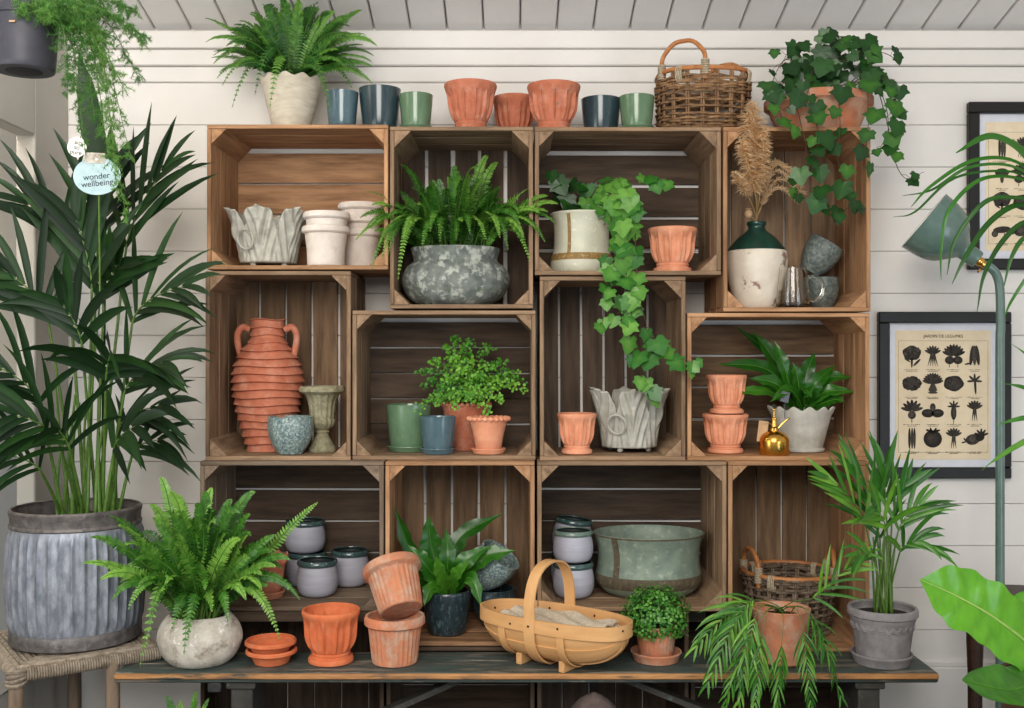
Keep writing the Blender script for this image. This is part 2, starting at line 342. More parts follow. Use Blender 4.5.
# ------------------------------------------------------------------ the room
YW = .3045                                   # face of the back wall
def struct(mb, name, mat, **k): return tag(mb.build(name, mat, origin=V((0, 0, 0)), **k), kind='structure')
XL = X(68, YW); XR = 2.3
b = MB()
pz = 42.1 * S(YW); ztop = 1.197 + (354 - 83) * S(YW)
z = ztop
while z > .30:
    z0 = max(z - pz + .0012, .26)
    b.box(((XL + XR) / 2, YW + .012, (z + z0) / 2), (XR - XL, .024, z - z0), .0016, tone=rnd(.4, .6)); z -= pz
b.box(((XL + XR) / 2, YW + .0225, 1.2), (XR - XL, .012, 2.5), .001)
struct(b, 'wall_back', 'wall')
zc = Z(30, YW)
b = MB()
for a_, c_, o in ((31, 49, .010), (49.6, 66, .0065), (66.6, 82.6, .003)):
    b.box(((XL + XR) / 2, YW + .012 - o, (Z(a_, YW) + Z(c_, YW)) / 2), (XR - XL, .024, Z(a_, YW) - Z(c_, YW)), .004)
struct(b, 'trim_1', 'wall')
b = MB(); b.box(((XL + XR) / 2, YW + .004, .155), (XR - XL, .03, .20), .006); b.box(((XL + XR) / 2, YW, .262), (XR - XL, .02, .02), .004)
struct(b, 'baseboard_back', 'wall')
# sloping boarded ceiling
b = MB(); sl = .25; ln = 4.2; rot = Matrix.Rotation(-math.atan(sl), 3, 'X')
x = XL - .3; w = 36.6 * S(YW); x = X(117.5, YW) - 3 * w
d = rot @ V((0, -1, 0)); up = rot @ V((0, 0, 1))
while x < XR:
    c = V((x + w / 2, YW + .03, zc)) + d * (ln / 2) + up * .012
    b.box(c, (w - .004, ln, .022), .003, rot, tone=rnd(.4, .6)); x += w
c = V(((XL + XR) / 2, YW + .03, zc)) + d * (ln / 2) + up * .034
b.box(c, (XR - XL + 1.2, ln, .012), .001, rot)
struct(b, 'ceiling', 'ceil')
b = MB(); b.box(((XL + XR) / 2 - .4, -1.6, -.03), (XR - XL + 2.4, 4.2, .06), .001); struct(b, 'floor', 'floor')
# left wall with an opening into the next room
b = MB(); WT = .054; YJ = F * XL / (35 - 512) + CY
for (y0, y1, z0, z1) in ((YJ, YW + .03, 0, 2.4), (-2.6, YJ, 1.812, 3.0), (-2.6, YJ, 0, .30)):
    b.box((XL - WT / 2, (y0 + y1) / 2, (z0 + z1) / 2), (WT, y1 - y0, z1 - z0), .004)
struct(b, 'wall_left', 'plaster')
b = MB(); b.box((XL - .45, -.4, 1.1), (.05, 4.6, 2.6), .002); struct(b, 'wall_beyond', 'beige')
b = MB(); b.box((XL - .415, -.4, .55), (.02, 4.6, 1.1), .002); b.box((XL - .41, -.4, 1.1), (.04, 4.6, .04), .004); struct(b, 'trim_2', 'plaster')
b = MB(); b.box((XR + .03, -1.2, 1.5), (.06, 3.3, 3.2), .004); struct(b, 'wall_right', 'wall')

# ------------------------------------------------------------------ crates
CR = {}
def crate(key, x0, x1, y0, y1, label, Y0=0.0, dep=.30, mats=('wB', 'wB'), horiz=None, n=4, gap=.007, top_t=.011, offs=None, group='apple crates stacked against the wall'):
    s = S(Y0); xa, xb, zt, zb = X(x0, Y0), X(x1, Y0), Z(y0, Y0), Z(y1, Y0)
    w, h = xb - xa, zt - zb; t = .0115; cx = (xa + xb) / 2
    horiz = (w > h) if horiz is None else horiz
    r = thing('wooden_crate', label, 'crate', (cx, Y0, zb), group)
    mside, mback = mats
    def panel(name, kind):                                     # three slats running along the mouth of the crate
        m = MB(); n3 = 3; sg = .006; dw = (dep - .012 - sg * 2) / 3
        tt = top_t if kind == 'top' else t
        for k in range(n3):
            yy = Y0 + dw / 2 + k * (dw + sg); tn = rnd(.2, .8); e = rnd(-.001, .001)
            if kind == 'top': m.box((cx, yy, zt - tt / 2), (w - .002, dw, tt), .0016, tone=tn)
            if kind == 'bottom': m.box((cx, yy, zb + t / 2), (w - .002, dw, t), .0016, tone=tn)
            if kind == 'left': m.box((xa + t / 2 + .001, yy, (zt - top_t + zb + t) / 2), (t, dw, h - top_t - t - .001), .0016, tone=tn)
            if kind == 'right': m.box((xb - t / 2 - .001, yy, (zt - top_t + zb + t) / 2), (t, dw, h - top_t - t - .001), .0016, tone=tn)
        m.build(name, mside, r)
    for k in ('top', 'bottom', 'left', 'right'): panel('%s_panel' % k if k in ('top', 'bottom') else 'side_panel', k)
    m = MB(); yb = Y0 + dep - .006; tot = h if horiz else w; g = gap; e0 = .004
    e1 = .024 if horiz else .005; sw = (tot - e0 - e1 - (n - 1) * g) / n
    for k in range(n):
        a = e0 + k * (sw + g); dj = rnd(-.15, .15) * g; tn = rnd(.15, .85)
        if horiz: m.box((cx, yb, zb + a + sw / 2 + dj), (w - .003, .009, sw), .0014, Matrix.Rotation(rnd(-.006, .006), 3, 'Y'), tone=tn)
        else: m.box((xa + a + sw / 2 + dj, yb, (zb + zt) / 2), (sw, .009, h - .003), .0014, Matrix.Rotation(rnd(-.006, .006), 3, 'Y'), tone=tn)
    m.build('back_panel', mback, r)
    q = .043
    for sx in (0, 1):
        for sz in (0, 1):
            m = MB(); ex = xa + t + .0015 if sx == 0 else xb - t - .0015; ez = zb + t + .0005 if sz == 0 else zt - top_t - .0005
            dx = 1 if sx == 0 else -1; dz = 1 if sz == 0 else -1; q2 = q * rnd(.9, 1.1)
            m.prism([(ex, ez), (ex + dx * q2, ez), (ex, ez + dz * q2)], Y0 + .003, Y0 + dep - .012, tone=rnd(.4, .75))
            m.build('corner_post', mside, r, smooth=False)
    CR[key] = dict(fl=zb + t, zt=zt, xa=xa, xb=xb, Y0=Y0)
    return r
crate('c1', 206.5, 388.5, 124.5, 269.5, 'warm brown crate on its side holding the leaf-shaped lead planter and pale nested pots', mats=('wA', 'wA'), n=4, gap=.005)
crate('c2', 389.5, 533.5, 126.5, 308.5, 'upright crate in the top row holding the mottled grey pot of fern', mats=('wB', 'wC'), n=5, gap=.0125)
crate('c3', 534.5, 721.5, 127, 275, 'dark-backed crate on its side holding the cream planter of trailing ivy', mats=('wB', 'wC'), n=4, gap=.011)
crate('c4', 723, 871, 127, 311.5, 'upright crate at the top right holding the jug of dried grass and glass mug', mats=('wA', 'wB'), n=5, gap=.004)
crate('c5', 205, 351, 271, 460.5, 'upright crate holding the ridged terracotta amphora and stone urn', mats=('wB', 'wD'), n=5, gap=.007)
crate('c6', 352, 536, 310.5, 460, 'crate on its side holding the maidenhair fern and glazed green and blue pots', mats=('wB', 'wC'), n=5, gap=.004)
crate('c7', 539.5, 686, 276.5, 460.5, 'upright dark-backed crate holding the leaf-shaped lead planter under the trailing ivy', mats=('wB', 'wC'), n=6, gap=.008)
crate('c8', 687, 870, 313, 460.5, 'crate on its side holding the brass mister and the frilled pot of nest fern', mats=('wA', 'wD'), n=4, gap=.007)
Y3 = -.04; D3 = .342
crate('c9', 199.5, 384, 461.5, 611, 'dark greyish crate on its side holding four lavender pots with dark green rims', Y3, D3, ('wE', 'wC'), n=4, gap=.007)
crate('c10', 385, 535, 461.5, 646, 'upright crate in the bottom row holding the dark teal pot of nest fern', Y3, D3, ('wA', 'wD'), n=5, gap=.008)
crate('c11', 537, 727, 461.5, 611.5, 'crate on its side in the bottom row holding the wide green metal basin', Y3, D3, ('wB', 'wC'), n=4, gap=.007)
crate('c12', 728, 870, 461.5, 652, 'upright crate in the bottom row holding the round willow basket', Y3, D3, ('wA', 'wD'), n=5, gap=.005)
crate('d1', 200, 384, 611.5, 792, 'lowest crate behind the bench, under the crate of lavender pots', Y3, D3, ('wC', 'wC'), horiz=False, n=6, top_t=.028, gap=.0015)  # lowest row: shade under the bench put into darker wood
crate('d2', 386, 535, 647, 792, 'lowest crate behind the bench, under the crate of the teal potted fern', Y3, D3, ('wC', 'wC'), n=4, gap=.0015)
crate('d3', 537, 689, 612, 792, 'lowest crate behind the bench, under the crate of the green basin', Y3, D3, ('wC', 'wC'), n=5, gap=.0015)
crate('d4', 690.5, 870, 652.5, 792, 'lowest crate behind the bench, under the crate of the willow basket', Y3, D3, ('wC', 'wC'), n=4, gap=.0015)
for k in CR: pass

# ------------------------------------------------------------------ bench
ZB = .3965
bx0, bx1, by0, by1 = -1.0, 1.072, -.246, -.052
bn = thing('bench', 'long low bench with worn dark green paint and bare wooden front edge', 'bench', ((bx0 + bx1) / 2, -.15, 0))
m = MB(); m.box(((bx0 + bx1) / 2, (by0 + by1) / 2 + .004, ZB - .013), (bx1 - bx0, by1 - by0 - .008, .026), .004); m.build('bench_top', 'bench', bn)
m = MB(); m.box(((bx0 + bx1) / 2, by0 + .0022, ZB - .0078), (bx1 - bx0 - .006, .012, .0145), .004); m.build('front_edge', 'bench_edge', bn)
for sx in (-1, 1):
    xx = -.685 if sx < 0 else .905
    m = MB(); m.box((xx, -.14, .185), (.055, .15, .37), .004); lg = m.build('leg', 'bench_leg', bn)
    m = MB(); m.box((xx, -.14, .36), (.075, .17, .02), .003); m.build('cleat', 'bench_leg', bn)
    m = MB(); x2 = -.10 if sx < 0 else .26
    m.strip([V((x2, -.13, .365)), V((xx - sx * .028, -.13, .12))], V((0, 1, 0)), .045, .014); m.build('brace', 'bench_leg', bn)
m = MB(); m.box((-.75, -.226, .357), (.035, .012, .026), .003); m.build('bracket', 'wire', bn)

# ------------------------------------------------------------------ pots
def fit(l, r, top, z0, Y):
    R = (r - l) / 2 * S(Y); cx = X((l + r) / 2, Y); d = Y - R if top < 354 else Y + R
    return cx, R, Z(top, d) - z0
P_FLUTE = [(.70, 0), (.77, .02), (.785, .07), (.75, .115), (.655, .13), (.635, .155), (.665, .17), (.665, .20), (.63, .215), (.68, .245), (.80, .33), (.885, .43), (.925, .54), (.935, .66), (.94, .78), (.96, .88), (1.0, .945), (1.0, .985), (.985, 1)]
P_BIG = [(.60, 0), (.64, .02), (.65, .07), (.61, .11), (.585, .14), (.60, .17), (.60, .20), (.585, .215), (.66, .27), (.78, .37), (.86, .48), (.90, .6), (.915, .72), (.93, .83), (.97, .91), (1.0, .965), (.99, 1)]
def flute(n, a, H, ph=0, lo=.25, hi=.86):
    def f(th, r, z, i):
        u = ((th * n / (2 * PI) + ph) % 1.0) - .5; e = abs(u) * 2          # 0 in a panel's middle, 1 on a ridge
        t = z / H; hh = hi - .09 * e * e
        wn = max(0, min(1, (t - lo) / .10)) * max(0, min(1, (hh - t) / .08))
        ridge = math.exp(-((1 - e) / .15) ** 2)
        return r * (1 - a * wn * (1 - ridge) * (1 - .35 * (1 - e) ** 2)), z
    return f
P_TAPER = [(.70, 0), (.735, .015), (.76, .06), (.985, .975), (1.0, 1.0)]
P_GLAZE = [(.70, 0), (.76, .012), (.79, .05), (.84, .2), (.9, .45), (.96, .75), (.99, .95), (1.0, 1)]
P_SAUCER = [(.84, 0), (.88, .05), (.96, .75), (1.0, .9), (1.0, 1)]
def scale_prof(p, R, H): return [(a * R, c_ * H) for a, c_ in p]
def pot_mesh(cx, cy, z0, prof, th, seg=56, mod=None, ysc=1.0, tilt=None, floor=None, mats=None):
    m = MB(); m.lathe(shell(prof, th, floor), (cx, cy, z0), seg, mod, ysc, tilt, mats); return m
def pot(name, label, cat, cx, cy, z0, prof, th, mat, group=None, **k):
    o = pot_mesh(cx, cy, z0, prof, th, **k).build(name, mat, origin=V((cx, cy, z0)))
    return tag(o, label, cat, group)
def saucer(label, cx, cy, z0, R, H, mat, group=None):
    return pot('plant_saucer', label, 'saucer', cx, cy, z0, scale_prof(P_SAUCER, R, H), R * .07, mat, group)
zt = {k: CR[k]['zt'] + .0006 for k in CR}; fl = {k: CR[k]['fl'] + .0008 for k in CR}

# glazed pots along the top
def glazed(l, r, top, z0, Y, mat, label, sau=None, group='glazed pots on top of the crates', prof=P_GLAZE):
    cx, R, H = fit(l, r, top, z0, Y); zz = z0
    if sau:
        saucer(sau, cx, Y, z0, R * .98, .016, mat); zz = z0 + .0028
    pot('glazed_pot', label, 'pot', cx, Y, zz, scale_prof(prof, R, H - (zz - z0)), R * .075, mat, group)
glazed(326, 358.5, 89, zt['c1'], .10, 'g_blue', 'slate blue glazed pot on top of the crates, beside the cream frilled pot', 'slate blue saucer under the small blue pot on top of the crates')
glazed(359, 401, 84.5, zt['c1'], .11, 'g_dark', 'tall dark teal glazed pot between slate blue and green pots on top')
glazed(399, 433, 91.5, zt['c2'], .085, 'g_green', 'sage green glazed pot on top of the crates, beside the big terracotta fluted pots', 'sage green saucer under the green pot between dark teal and terracotta pots on top')
glazed(581, 621, 95, zt['c3'], .14, 'g_dark', 'low dark teal glazed pot on top, next to the green pot by the basket', group='glazed pots on top of the crates')
glazed(619, 654.5, 93, zt['c3'], .085, 'g_green', 'sage green glazed pot on top of the crates, beside the brown wicker basket', 'sage green saucer under the green pot beside the wicker basket on top')
glazed(386, 432, 403.5, fl['c6'], .14, 'g_green', 'large sage green glazed pot inside the crate with the maidenhair fern', 'sage green saucer under the large green pot beside the maidenhair fern', 'glazed pots in the crate of the maidenhair fern')
glazed(420, 456, 415.5, fl['c6'], .062, 'g_blue', 'small slate blue glazed pot in front of the maidenhair fern', 'slate blue saucer under the small blue pot in front of the maidenhair fern', 'glazed pots in the crate of the maidenhair fern')

# fluted terracotta
def fluted(l, r, top, z0, Y, mat, label, prof=P_FLUTE, n=12, a=.19, ph=.5, group='fluted terracotta pots', H=None, grow=1):
    cx, R, h = fit(l, r, top, z0, Y); H = H or h
    return pot('fluted_terracotta_pot', label, 'pot', cx, Y, z0, scale_prof(prof, R, H), R * .09, mat, group, seg=180, mod=flute(n, a, H, ph))
fluted(444, 497, 78.5, zt['c2'], .10, 'terra', 'large fluted terracotta pot on top of the crates, right of the small green pot', P_BIG, 12, .16)
fluted(492.5, 536, 93, zt['c2'], .222, 'terra', 'smaller fluted terracotta pot tucked behind and between the two large ones on top', P_BIG, 10, .16)
fluted(527, 580.5, 79.5, zt['c3'], .10, 'terra', 'large fluted terracotta pot on top of the crates, left of the low dark teal pot', P_BIG, 12, .16, 0)
fluted(648, 697, 226, fl['c3'], .10, 'terra_p', 'fluted terracotta pot in the crate beside the cream planter of trailing ivy')
fluted(557, 596.5, 412.5, fl['c7'], .07, 'terra_p', 'small fluted terracotta pot beside the lead planter under the trailing ivy')
cx, R, H = fit(702.5, 748, 413, fl['c8'], .10); 
fluted(702.5, 748, 413, fl['c8'], .10, 'terra_p', 'lower of the two stacked fluted terracotta pots beside the brass mister', H=H)
# the upper pot stands on the rim of the lower one: its foot is as wide as that rim
fluted(706.5, 746.5, 375, fl['c8'] + H * 1.028, .10, 'terra_p', 'upper of the two stacked fluted terracotta pots beside the brass mister', prof=[(.80, 0)] + [(.84, .02)] + [(.845, .07), (.79, .115), (.7, .13)] + P_FLUTE[5:])
fluted(302, 360, 602.5, ZB, -.14, 'terra_o', 'orange fluted terracotta pot on the bench, beside the two stacked saucers', a=.18, ph=.25)

# pale nested pots
P_PALE = [(.66, 0), (.70, .02), (.86, .76), (.87, .82), (.955, .845), (1.0, .875), (1.0, .95), (.97, .985), (.955, 1)]
def rimpot(cx, cy, z0, R, H, mat, name, label, group=None, **k):
    return pot(name, label, 'pot', cx, cy, z0, scale_prof(P_PALE, R, H), R * .058, mat, group, **k)
Yp = .095; cx, R = X(326, Yp), 24 * S(Yp); z0 = fl['c1']
rimpot(cx, Yp, z0, R, Z(224.5, Yp - R) - z0, 'pale', 'clay_pot', 'lower pale clay pot of the front nested pair beside the lead planter', 'pale nested clay pots')
rimpot(cx + .002, Yp, z0 + .040, R * .985, Z(224.5, Yp - R) - z0, 'pale', 'clay_pot', 'upper pale clay pot of the front nested pair beside the lead planter', 'pale nested clay pots')
Yp = .212; cx, R = X(360.5, Yp), 22 * S(Yp); H = .118
rimpot(cx, Yp, z0, R, H, 'pale', 'clay_pot', 'lowest pale clay pot of the nested three at the back, by the crate side', 'pale nested clay pots')
rimpot(cx, Yp, z0 + .038, R, H, 'pale', 'clay_pot', 'middle pale clay pot of the nested three at the back, by the crate side', 'pale nested clay pots')
rimpot(cx, Yp, z0 + .078, R * 1.02, H, 'pale', 'clay_pot', 'top pale clay pot of the nested three at the back, by the crate side', 'pale nested clay pots')

# lead planters with upright acanthus leaves
def lead_planter(l, r, top, z0, Y, label, ph):
    R = (r - l) / 2 * S(Y); cx = X((l + r) / 2, Y); H = (Z(top, Y - R) if top < 354 else Z(top, Y)) - z0; fz = .014
    t_ = thing('lead_planter', label, 'planter', (cx, Y, z0), 'weathered lead planters'); m = MB()
    NL = 6; rows = 30; seg = 216; H2 = H - fz
    def surf(th, v, inner):
        u = ((th * NL / (2 * PI) + ph) % 1.0) * 2 - 1; a = abs(u)
        big = 1 - .07 * a ** 2 - .36 * max(0, (a - .58) / .42) ** 1.4 + .026 * math.cos(u * 8.2) * (1 - a)
        top_ = big * H2
        z = fz + v * top_; t = z / H
        r0 = R * (.70 + .13 * t + .17 * t ** 3)
        rib = .058 * math.cos((a * 4.2 - t * 3.6) * PI) * min(1, t * 2.2) * (1 - .3 * a) * R
        vein = .085 * R * math.exp(-(u / .11) ** 2) * min(1, t * 1.6)
        edge = -.05 * R * math.exp(-((a - .8) / .07) ** 2) * t
        curl = .045 * R * (1 - a ** 3) * max(0, t - .70) * 3.3
        rr = r0 + rib + vein + edge + curl
        if inner: rr = r0 - .006 + edge + curl
        return V((cx + rr * math.sin(th), Y - rr * math.cos(th), z0 + z))
    G = []
    for inner in (False, True):
        rws = []
        for j in range(rows + 1):
            rws.append([m.vert(surf(2 * PI * k / seg, j / rows, inner)) for k in range(seg)])
        G.append(rws)
        for j in range(rows):
            for k in range(seg): m.face([rws[j][k], rws[j][(k + 1) % seg], rws[j + 1][(k + 1) % seg], rws[j + 1][k]])
    for k in range(seg): m.face([G[0][-1][k], G[0][-1][(k + 1) % seg], G[1][-1][(k + 1) % seg], G[1][-1][k]])
    m.face(G[0][0]); m.build('planter_body', 'lead', t_, ang=180)
    m = MB(); th = -.48; rr = R * .86; zc_ = z0 + H * .46
    c = V((cx + rr * math.sin(th), Y - rr * math.cos(th) - .004, zc_)); pts = []
    ex = V((math.cos(th), math.sin(th), 0)); ez = V((.22 * math.sin(th), -.22 * math.cos(th), 1)).normalized()
    for k in range(28): pts.append(c + (ex * math.sin(2 * PI * k / 28) + ez * math.cos(2 * PI * k / 28)) * R * .25)
    m.tube(pts, .0032, 6, True); m.build('ring_handle', 'lead', t_)
    for k in range(4):
        th = PI / 4 + k * PI / 2 + .25; m = MB(); m.ball((cx + R * .55 * math.sin(th), Y - R * .55 * math.cos(th), z0 + .0085), .0085, 10, 7); m.build('ball_foot', 'lead', t_)
    return t_, cx, R, H
lead_planter(230, 307, 206, fl['c1'], .128, 'weathered lead planter with leaf-shaped rim in the top left crate, beside pale clay pots', .5 + .06)
lead_planter(591, 667, 389, fl['c7'], .150, 'weathered lead planter with leaf-shaped rim under the hanging ivy, beside a small terracotta pot', .5 - .02)

# jug with dried grass
z0 = fl['c4']; Yj = .125; cx, R = X(756.5, Yj), 30.5 * S(Yj); H = Z(221.5, Yj - .02) - z0
jg = [(.62, 0), (.66, .01), (.72, .06), (.86, .24), (.96, .42), (1.0, .56), (1.0, .63), (.96, .665), (.80, .745), (.58, .83), (.36, .89), (.285, .92), (.27, .95), (.31, .975), (.31, 1)]
sp = shell(smoothprof(scale_prof(jg, R, H), 3), .006)
m = MB(); m.lathe(sp, (cx, Yj, z0), 64, mats=lambda i, a, b_: 1 if (a[1] + b_[1]) / 2 > H * .668 else 0)
jug = tag(m.build('jug', ['jar_c', 'jar_g'], origin=V((cx, Yj, z0))), 'chalky cream jug with a green glazed neck, holding dried grass', 'jug')
JT = V((cx, Yj, z0 + H)); JX = (cx, R, H)
# clear glass mug
z0 = fl['c4']; Yg = .052; cx, R, H = fit(776, 810, 266, z0, Yg)
m = MB(); m.lathe([(0, .0)] + [(.8 * R, 0), (.97 * R, .004), (R, .012), (.9 * R, H * .55), (.78 * R, H), (.755 * R, H + .001), (.73 * R, H), (.85 * R, H * .55), (.93 * R, .016), (.88 * R, .009), (0, .008)], (cx, Yg, z0), 48)
mug = thing('glass_mug', 'clear glass mug with a round handle beside the cream jug', 'mug', (cx, Yg, z0))
m.build('mug_body', 'glass', mug)
m = MB(); hp = [V((cx + R * .86, Yg, z0 + H * .76)), V((cx + R * 1.35, Yg, z0 + H * .78)), V((cx + R * 1.75, Yg, z0 + H * .62)), V((cx + R * 1.72, Yg, z0 + H * .36)), V((cx + R * 1.35, Yg, z0 + H * .18)), V((cx + R * .95, Yg, z0 + H * .22))]
m.tube(catmull(hp, 6), .0042, 8); m.build('handle', 'glass', mug)
# patterned grey-teal pots, the upper one lying askew in the lower
P_BOWL = [(.52, 0), (.56, .02), (.60, .07), (.74, .2), (.90, .42), (.99, .66), (1.0, .8), (.97, .93), (.975, 1)]
def bowlpot(cx, cy, z0, R, H, mat, label, tilt=None, group='speckled and mossy glazed pots', mod=None):
    return pot('speckled_pot', label, 'pot', cx, cy, z0, smoothprof(scale_prof(P_BOWL, R, H), 3), R * .09, mat, group, tilt=tilt, mod=mod, seg=72)
def swirl(n, a):
    return lambda th, r, z, i: (r * (1 + a * math.cos(n * th)), z)
Yq = .178
bowlpot(X(822, Yq), Yq, fl['c4'], .049, .092, 'g_swirl', 'mossy grey pot standing under a tilted one, behind the glass mug', mod=swirl(6, .012))
bowlpot(X(812, Yq) - .012, Yq - .012, fl['c4'] + .108, .053, .098, 'g_swirl', 'tilted mossy grey pot lying on top of another behind the glass mug', Matrix.Rotation(.55, 3, 'Y') @ Matrix.Rotation(.1, 3, 'X'), mod=swirl(6, .012))
# amphora
z0 = fl['c5']; Ya = .172; cx, R, H = fit(233.5, 302, 320, z0, Ya); H = Z(320, Ya) - z0
key = smoothprof([(.55, 0), (.60, .05), (.72, .15), (.86, .28), (.96, .42), (1.0, .53), (.97, .62), (.87, .70), (.70, .775), (.56, .83), (.49, .87), (.47, .92), (.49, .96), (.52, 1.0)], 26)
def interp(pr, z):
    for a, b_ in zip(pr, pr[1:]):
        if a[1] <= z <= b_[1]: return a[0] + (b_[0] - a[0]) * (z - a[1]) / max(b_[1] - a[1], 1e-9)
    return pr[-1][0]
pf = []; NR = 17
for i in range(NR * 8 + 1):
    z = i / (NR * 8); ph = (i % 8) / 8; amp = .10 if z < .8 else .055
    pf.append(((interp(key, z) + amp * ((1 - ph) ** 1.4) - .035) * R, z * H))
def wob(th, r, z, i): return r * (1 + .008 * math.sin(th * 5 + z * 60) + .006 * math.sin(th * 11 + z * 140)), z + .0022 * math.sin(th * 3 + z * 40) * min(1, z / .03)
am = thing('amphora', 'tall ridged terracotta amphora with two small handles at its neck', 'amphora', (cx, Ya, z0))
pot_mesh(cx, Ya, z0, pf, .008, 96, wob).build('body', 'terra', am, ang=50)
for sx in (-1, 1):
    m = MB(); h = [V((cx + sx * R * .50, Ya - .004, z0 + H * .925)), V((cx + sx * R * .72, Ya - .006, z0 + H * .945)), V((cx + sx * R * .86, Ya - .008, z0 + H * .89)), V((cx + sx * R * .84, Ya - .008, z0 + H * .80)), V((cx + sx * R * .74, Ya - .006, z0 + H * .70))]
    m.tube(catmull(h, 6), .0098, 10); m.build('handle', 'terra', am)
# teal bowl and urn
Yb = .066; cx, R, H = fit(268, 313, 415.5, fl['c5'], Yb)
bowlpot(cx, Yb, fl['c5'], R, H, 'g_teal', 'small round speckled teal pot in front of the terracotta amphora', group='speckled and mossy glazed pots', mod=swirl(10, .012))
Yu = .135; cx, R, H = fit(299.5, 345, 386, fl['c5'], Yu)
ur = [(.58, 0), (.60, .02), (.585, .06), (.50, .10), (.36, .19), (.27, .265), (.25, .285), (.31, .30), (.31, .325), (.26, .335), (.36, .36), (.50, .40), (.555, .46), (.555, .50), (.51, .51), (.53, .58), (.56, .70), (.63, .81), (.76, .885), (.93, .91), (1.0, .93), (1.0, .97), (.96, 1)]
def urnmod(th, r, z, i):
    t = z / H; w = 1 if .36 < t < .84 else (.6 if .07 < t < .24 else 0)
    return r * (1 + .04 * w * math.cos(14 * th)), z
pot('stone_urn', 'small mossy stone urn on a pedestal foot beside the teal pot', 'urn', cx, Yu, fl['c5'], scale_prof(ur, R, H), R * .09, 'urn', seg=112, mod=urnmod)
# brass mister with a paper tag
Ym = .045; cx, R = X(774, Ym), 15.2 * S(Ym); z0 = fl['c8']; H = Z(432, Ym) - z0
mi = thing('plant_mister', 'small brass plant mister with a paper tag, in front of the frilled pot', 'mister', (cx, Ym, z0))
m = MB(); m.lathe([(0, 0), (.96 * R, 0), (R, .003), (R, H * .6), (.97 * R, H * .74), (.8 * R, H * .92), (.5 * R, H * 1.03), (.3 * R, H * 1.06), (0, H * 1.06)], (cx, Ym, z0), 48); m.build('reservoir', 'brass', mi)
m = MB(); m.lathe([(0, 0), (.30 * R, 0), (.30 * R, .008), (.2 * R, .012), (.16 * R, .03), (.2 * R, .032), (.2 * R, .036), (.07 * R, .038), (.07 * R, .056), (.16 * R, .058), (.16 * R, .061), (0, .061)], (cx, Ym, z0 + H * 1.05), 20); m.build('pump', 'brass', mi)
m = MB(); h = [V((cx + .004, Ym, z0 + H * 1.08)), V((cx + .014, Ym, z0 + H * 1.2)), V((cx + .022, Ym, z0 + H + .022)), V((cx + .036, Ym, z0 + H + .034)), V((cx + .043, Ym, z0 + H + .038))]
m.tube(catmull(h, 5), [.0022] * 20 + [.004], 8); m.build('spout', 'brass', mi)
m = MB(); tx = X(763, Ym); tr = Matrix.Rotation(.12, 3, 'Y'); m.box((cx - .0325, Ym - .004, z0 + H + .002), (.027, .0012, .058), .0004, tr); m.tube([V((cx - .002, Ym - .004, z0 + H + .016)), V((cx - .016, Ym - .007, z0 + H + .026)), V((cx - .0325, Ym - .006, z0 + H + .022))], .0007, 5); m.build('paper_tag', 'kraft', mi)
# lavender pots with green rims
P_LAV = [(.60, 0), (.72, .025), (.86, .09), (.97, .25), (1.0, .42), (.98, .6), (.93, .76), (.885, .83), (.90, .86), (.96, .88), (.985, .92), (.96, .975), (.93, 1)]
def lav(cx, cy, z0, R, H, label, rim='g_rim', group='lavender grey pots with glazed rims', tilt=None):
    pr = smoothprof(scale_prof(P_LAV, R, H), 3); sh = shell(pr, R * .09)
    m = MB(); m.lathe(sh, (cx, cy, z0), 56, mats=lambda i, a, b_: 2 if i > len(pr) + 3 else (1 if (a[1] + b_[1]) / 2 > H * .838 else 0), mat=tilt)
    return tag(m.build('rimmed_pot', ['g_lav', rim, 'g_in'], origin=V((cx, cy, z0))), label, 'pot', group)
z0 = fl['c9']
lav(X(317.5, .095), .095, z0, 20.6 * S(.095), Z(556, .15) - z0, 'lavender grey pot with dark green rim, just behind the orange fluted pot')
lav(X(350, .222), .222, z0, 19.3 * S(.222), Z(546, .28) - z0, 'lavender grey pot with dark green rim, beside the tilted terracotta pot')
h_ = .098
lav(X(307, .225), .225, z0, 20 * S(.225), h_, 'lavender grey pot at the back carrying another pot on its rim')
lav(X(305, .225), .225, z0 + h_, 20.3 * S(.225), Z(517, .285) - z0 - h_, 'lavender grey pot with dark green rim standing on top of another pot')
z0 = fl['c11']
hh = .1
lav(X(573.5, .085), .085, z0, 20.6 * S(.085), hh - .003, 'lower lavender grey pot of the front stack between the trug handle and green basin', 'g_rim')
lav(X(573, .085), .085, z0 + hh - .001, 20.2 * S(.085), Z(526.5, .14) - z0 - hh, 'upper lavender grey pot with sage rim, front stack beside the green basin', 'g_sagerim')
lav(X(570.5, .215), .215, z0, 19.5 * S(.215), hh, 'lower lavender grey pot of the back stack, half hidden behind the front stack', 'g_rim')
lav(X(570, .22), .22, z0 + hh + .003, 19.5 * S(.22), .096, 'upper lavender grey pot leaning on the back stack, behind the sage-rimmed pot', 'g_rim', tilt=Matrix.Rotation(.12, 3, 'Y'))
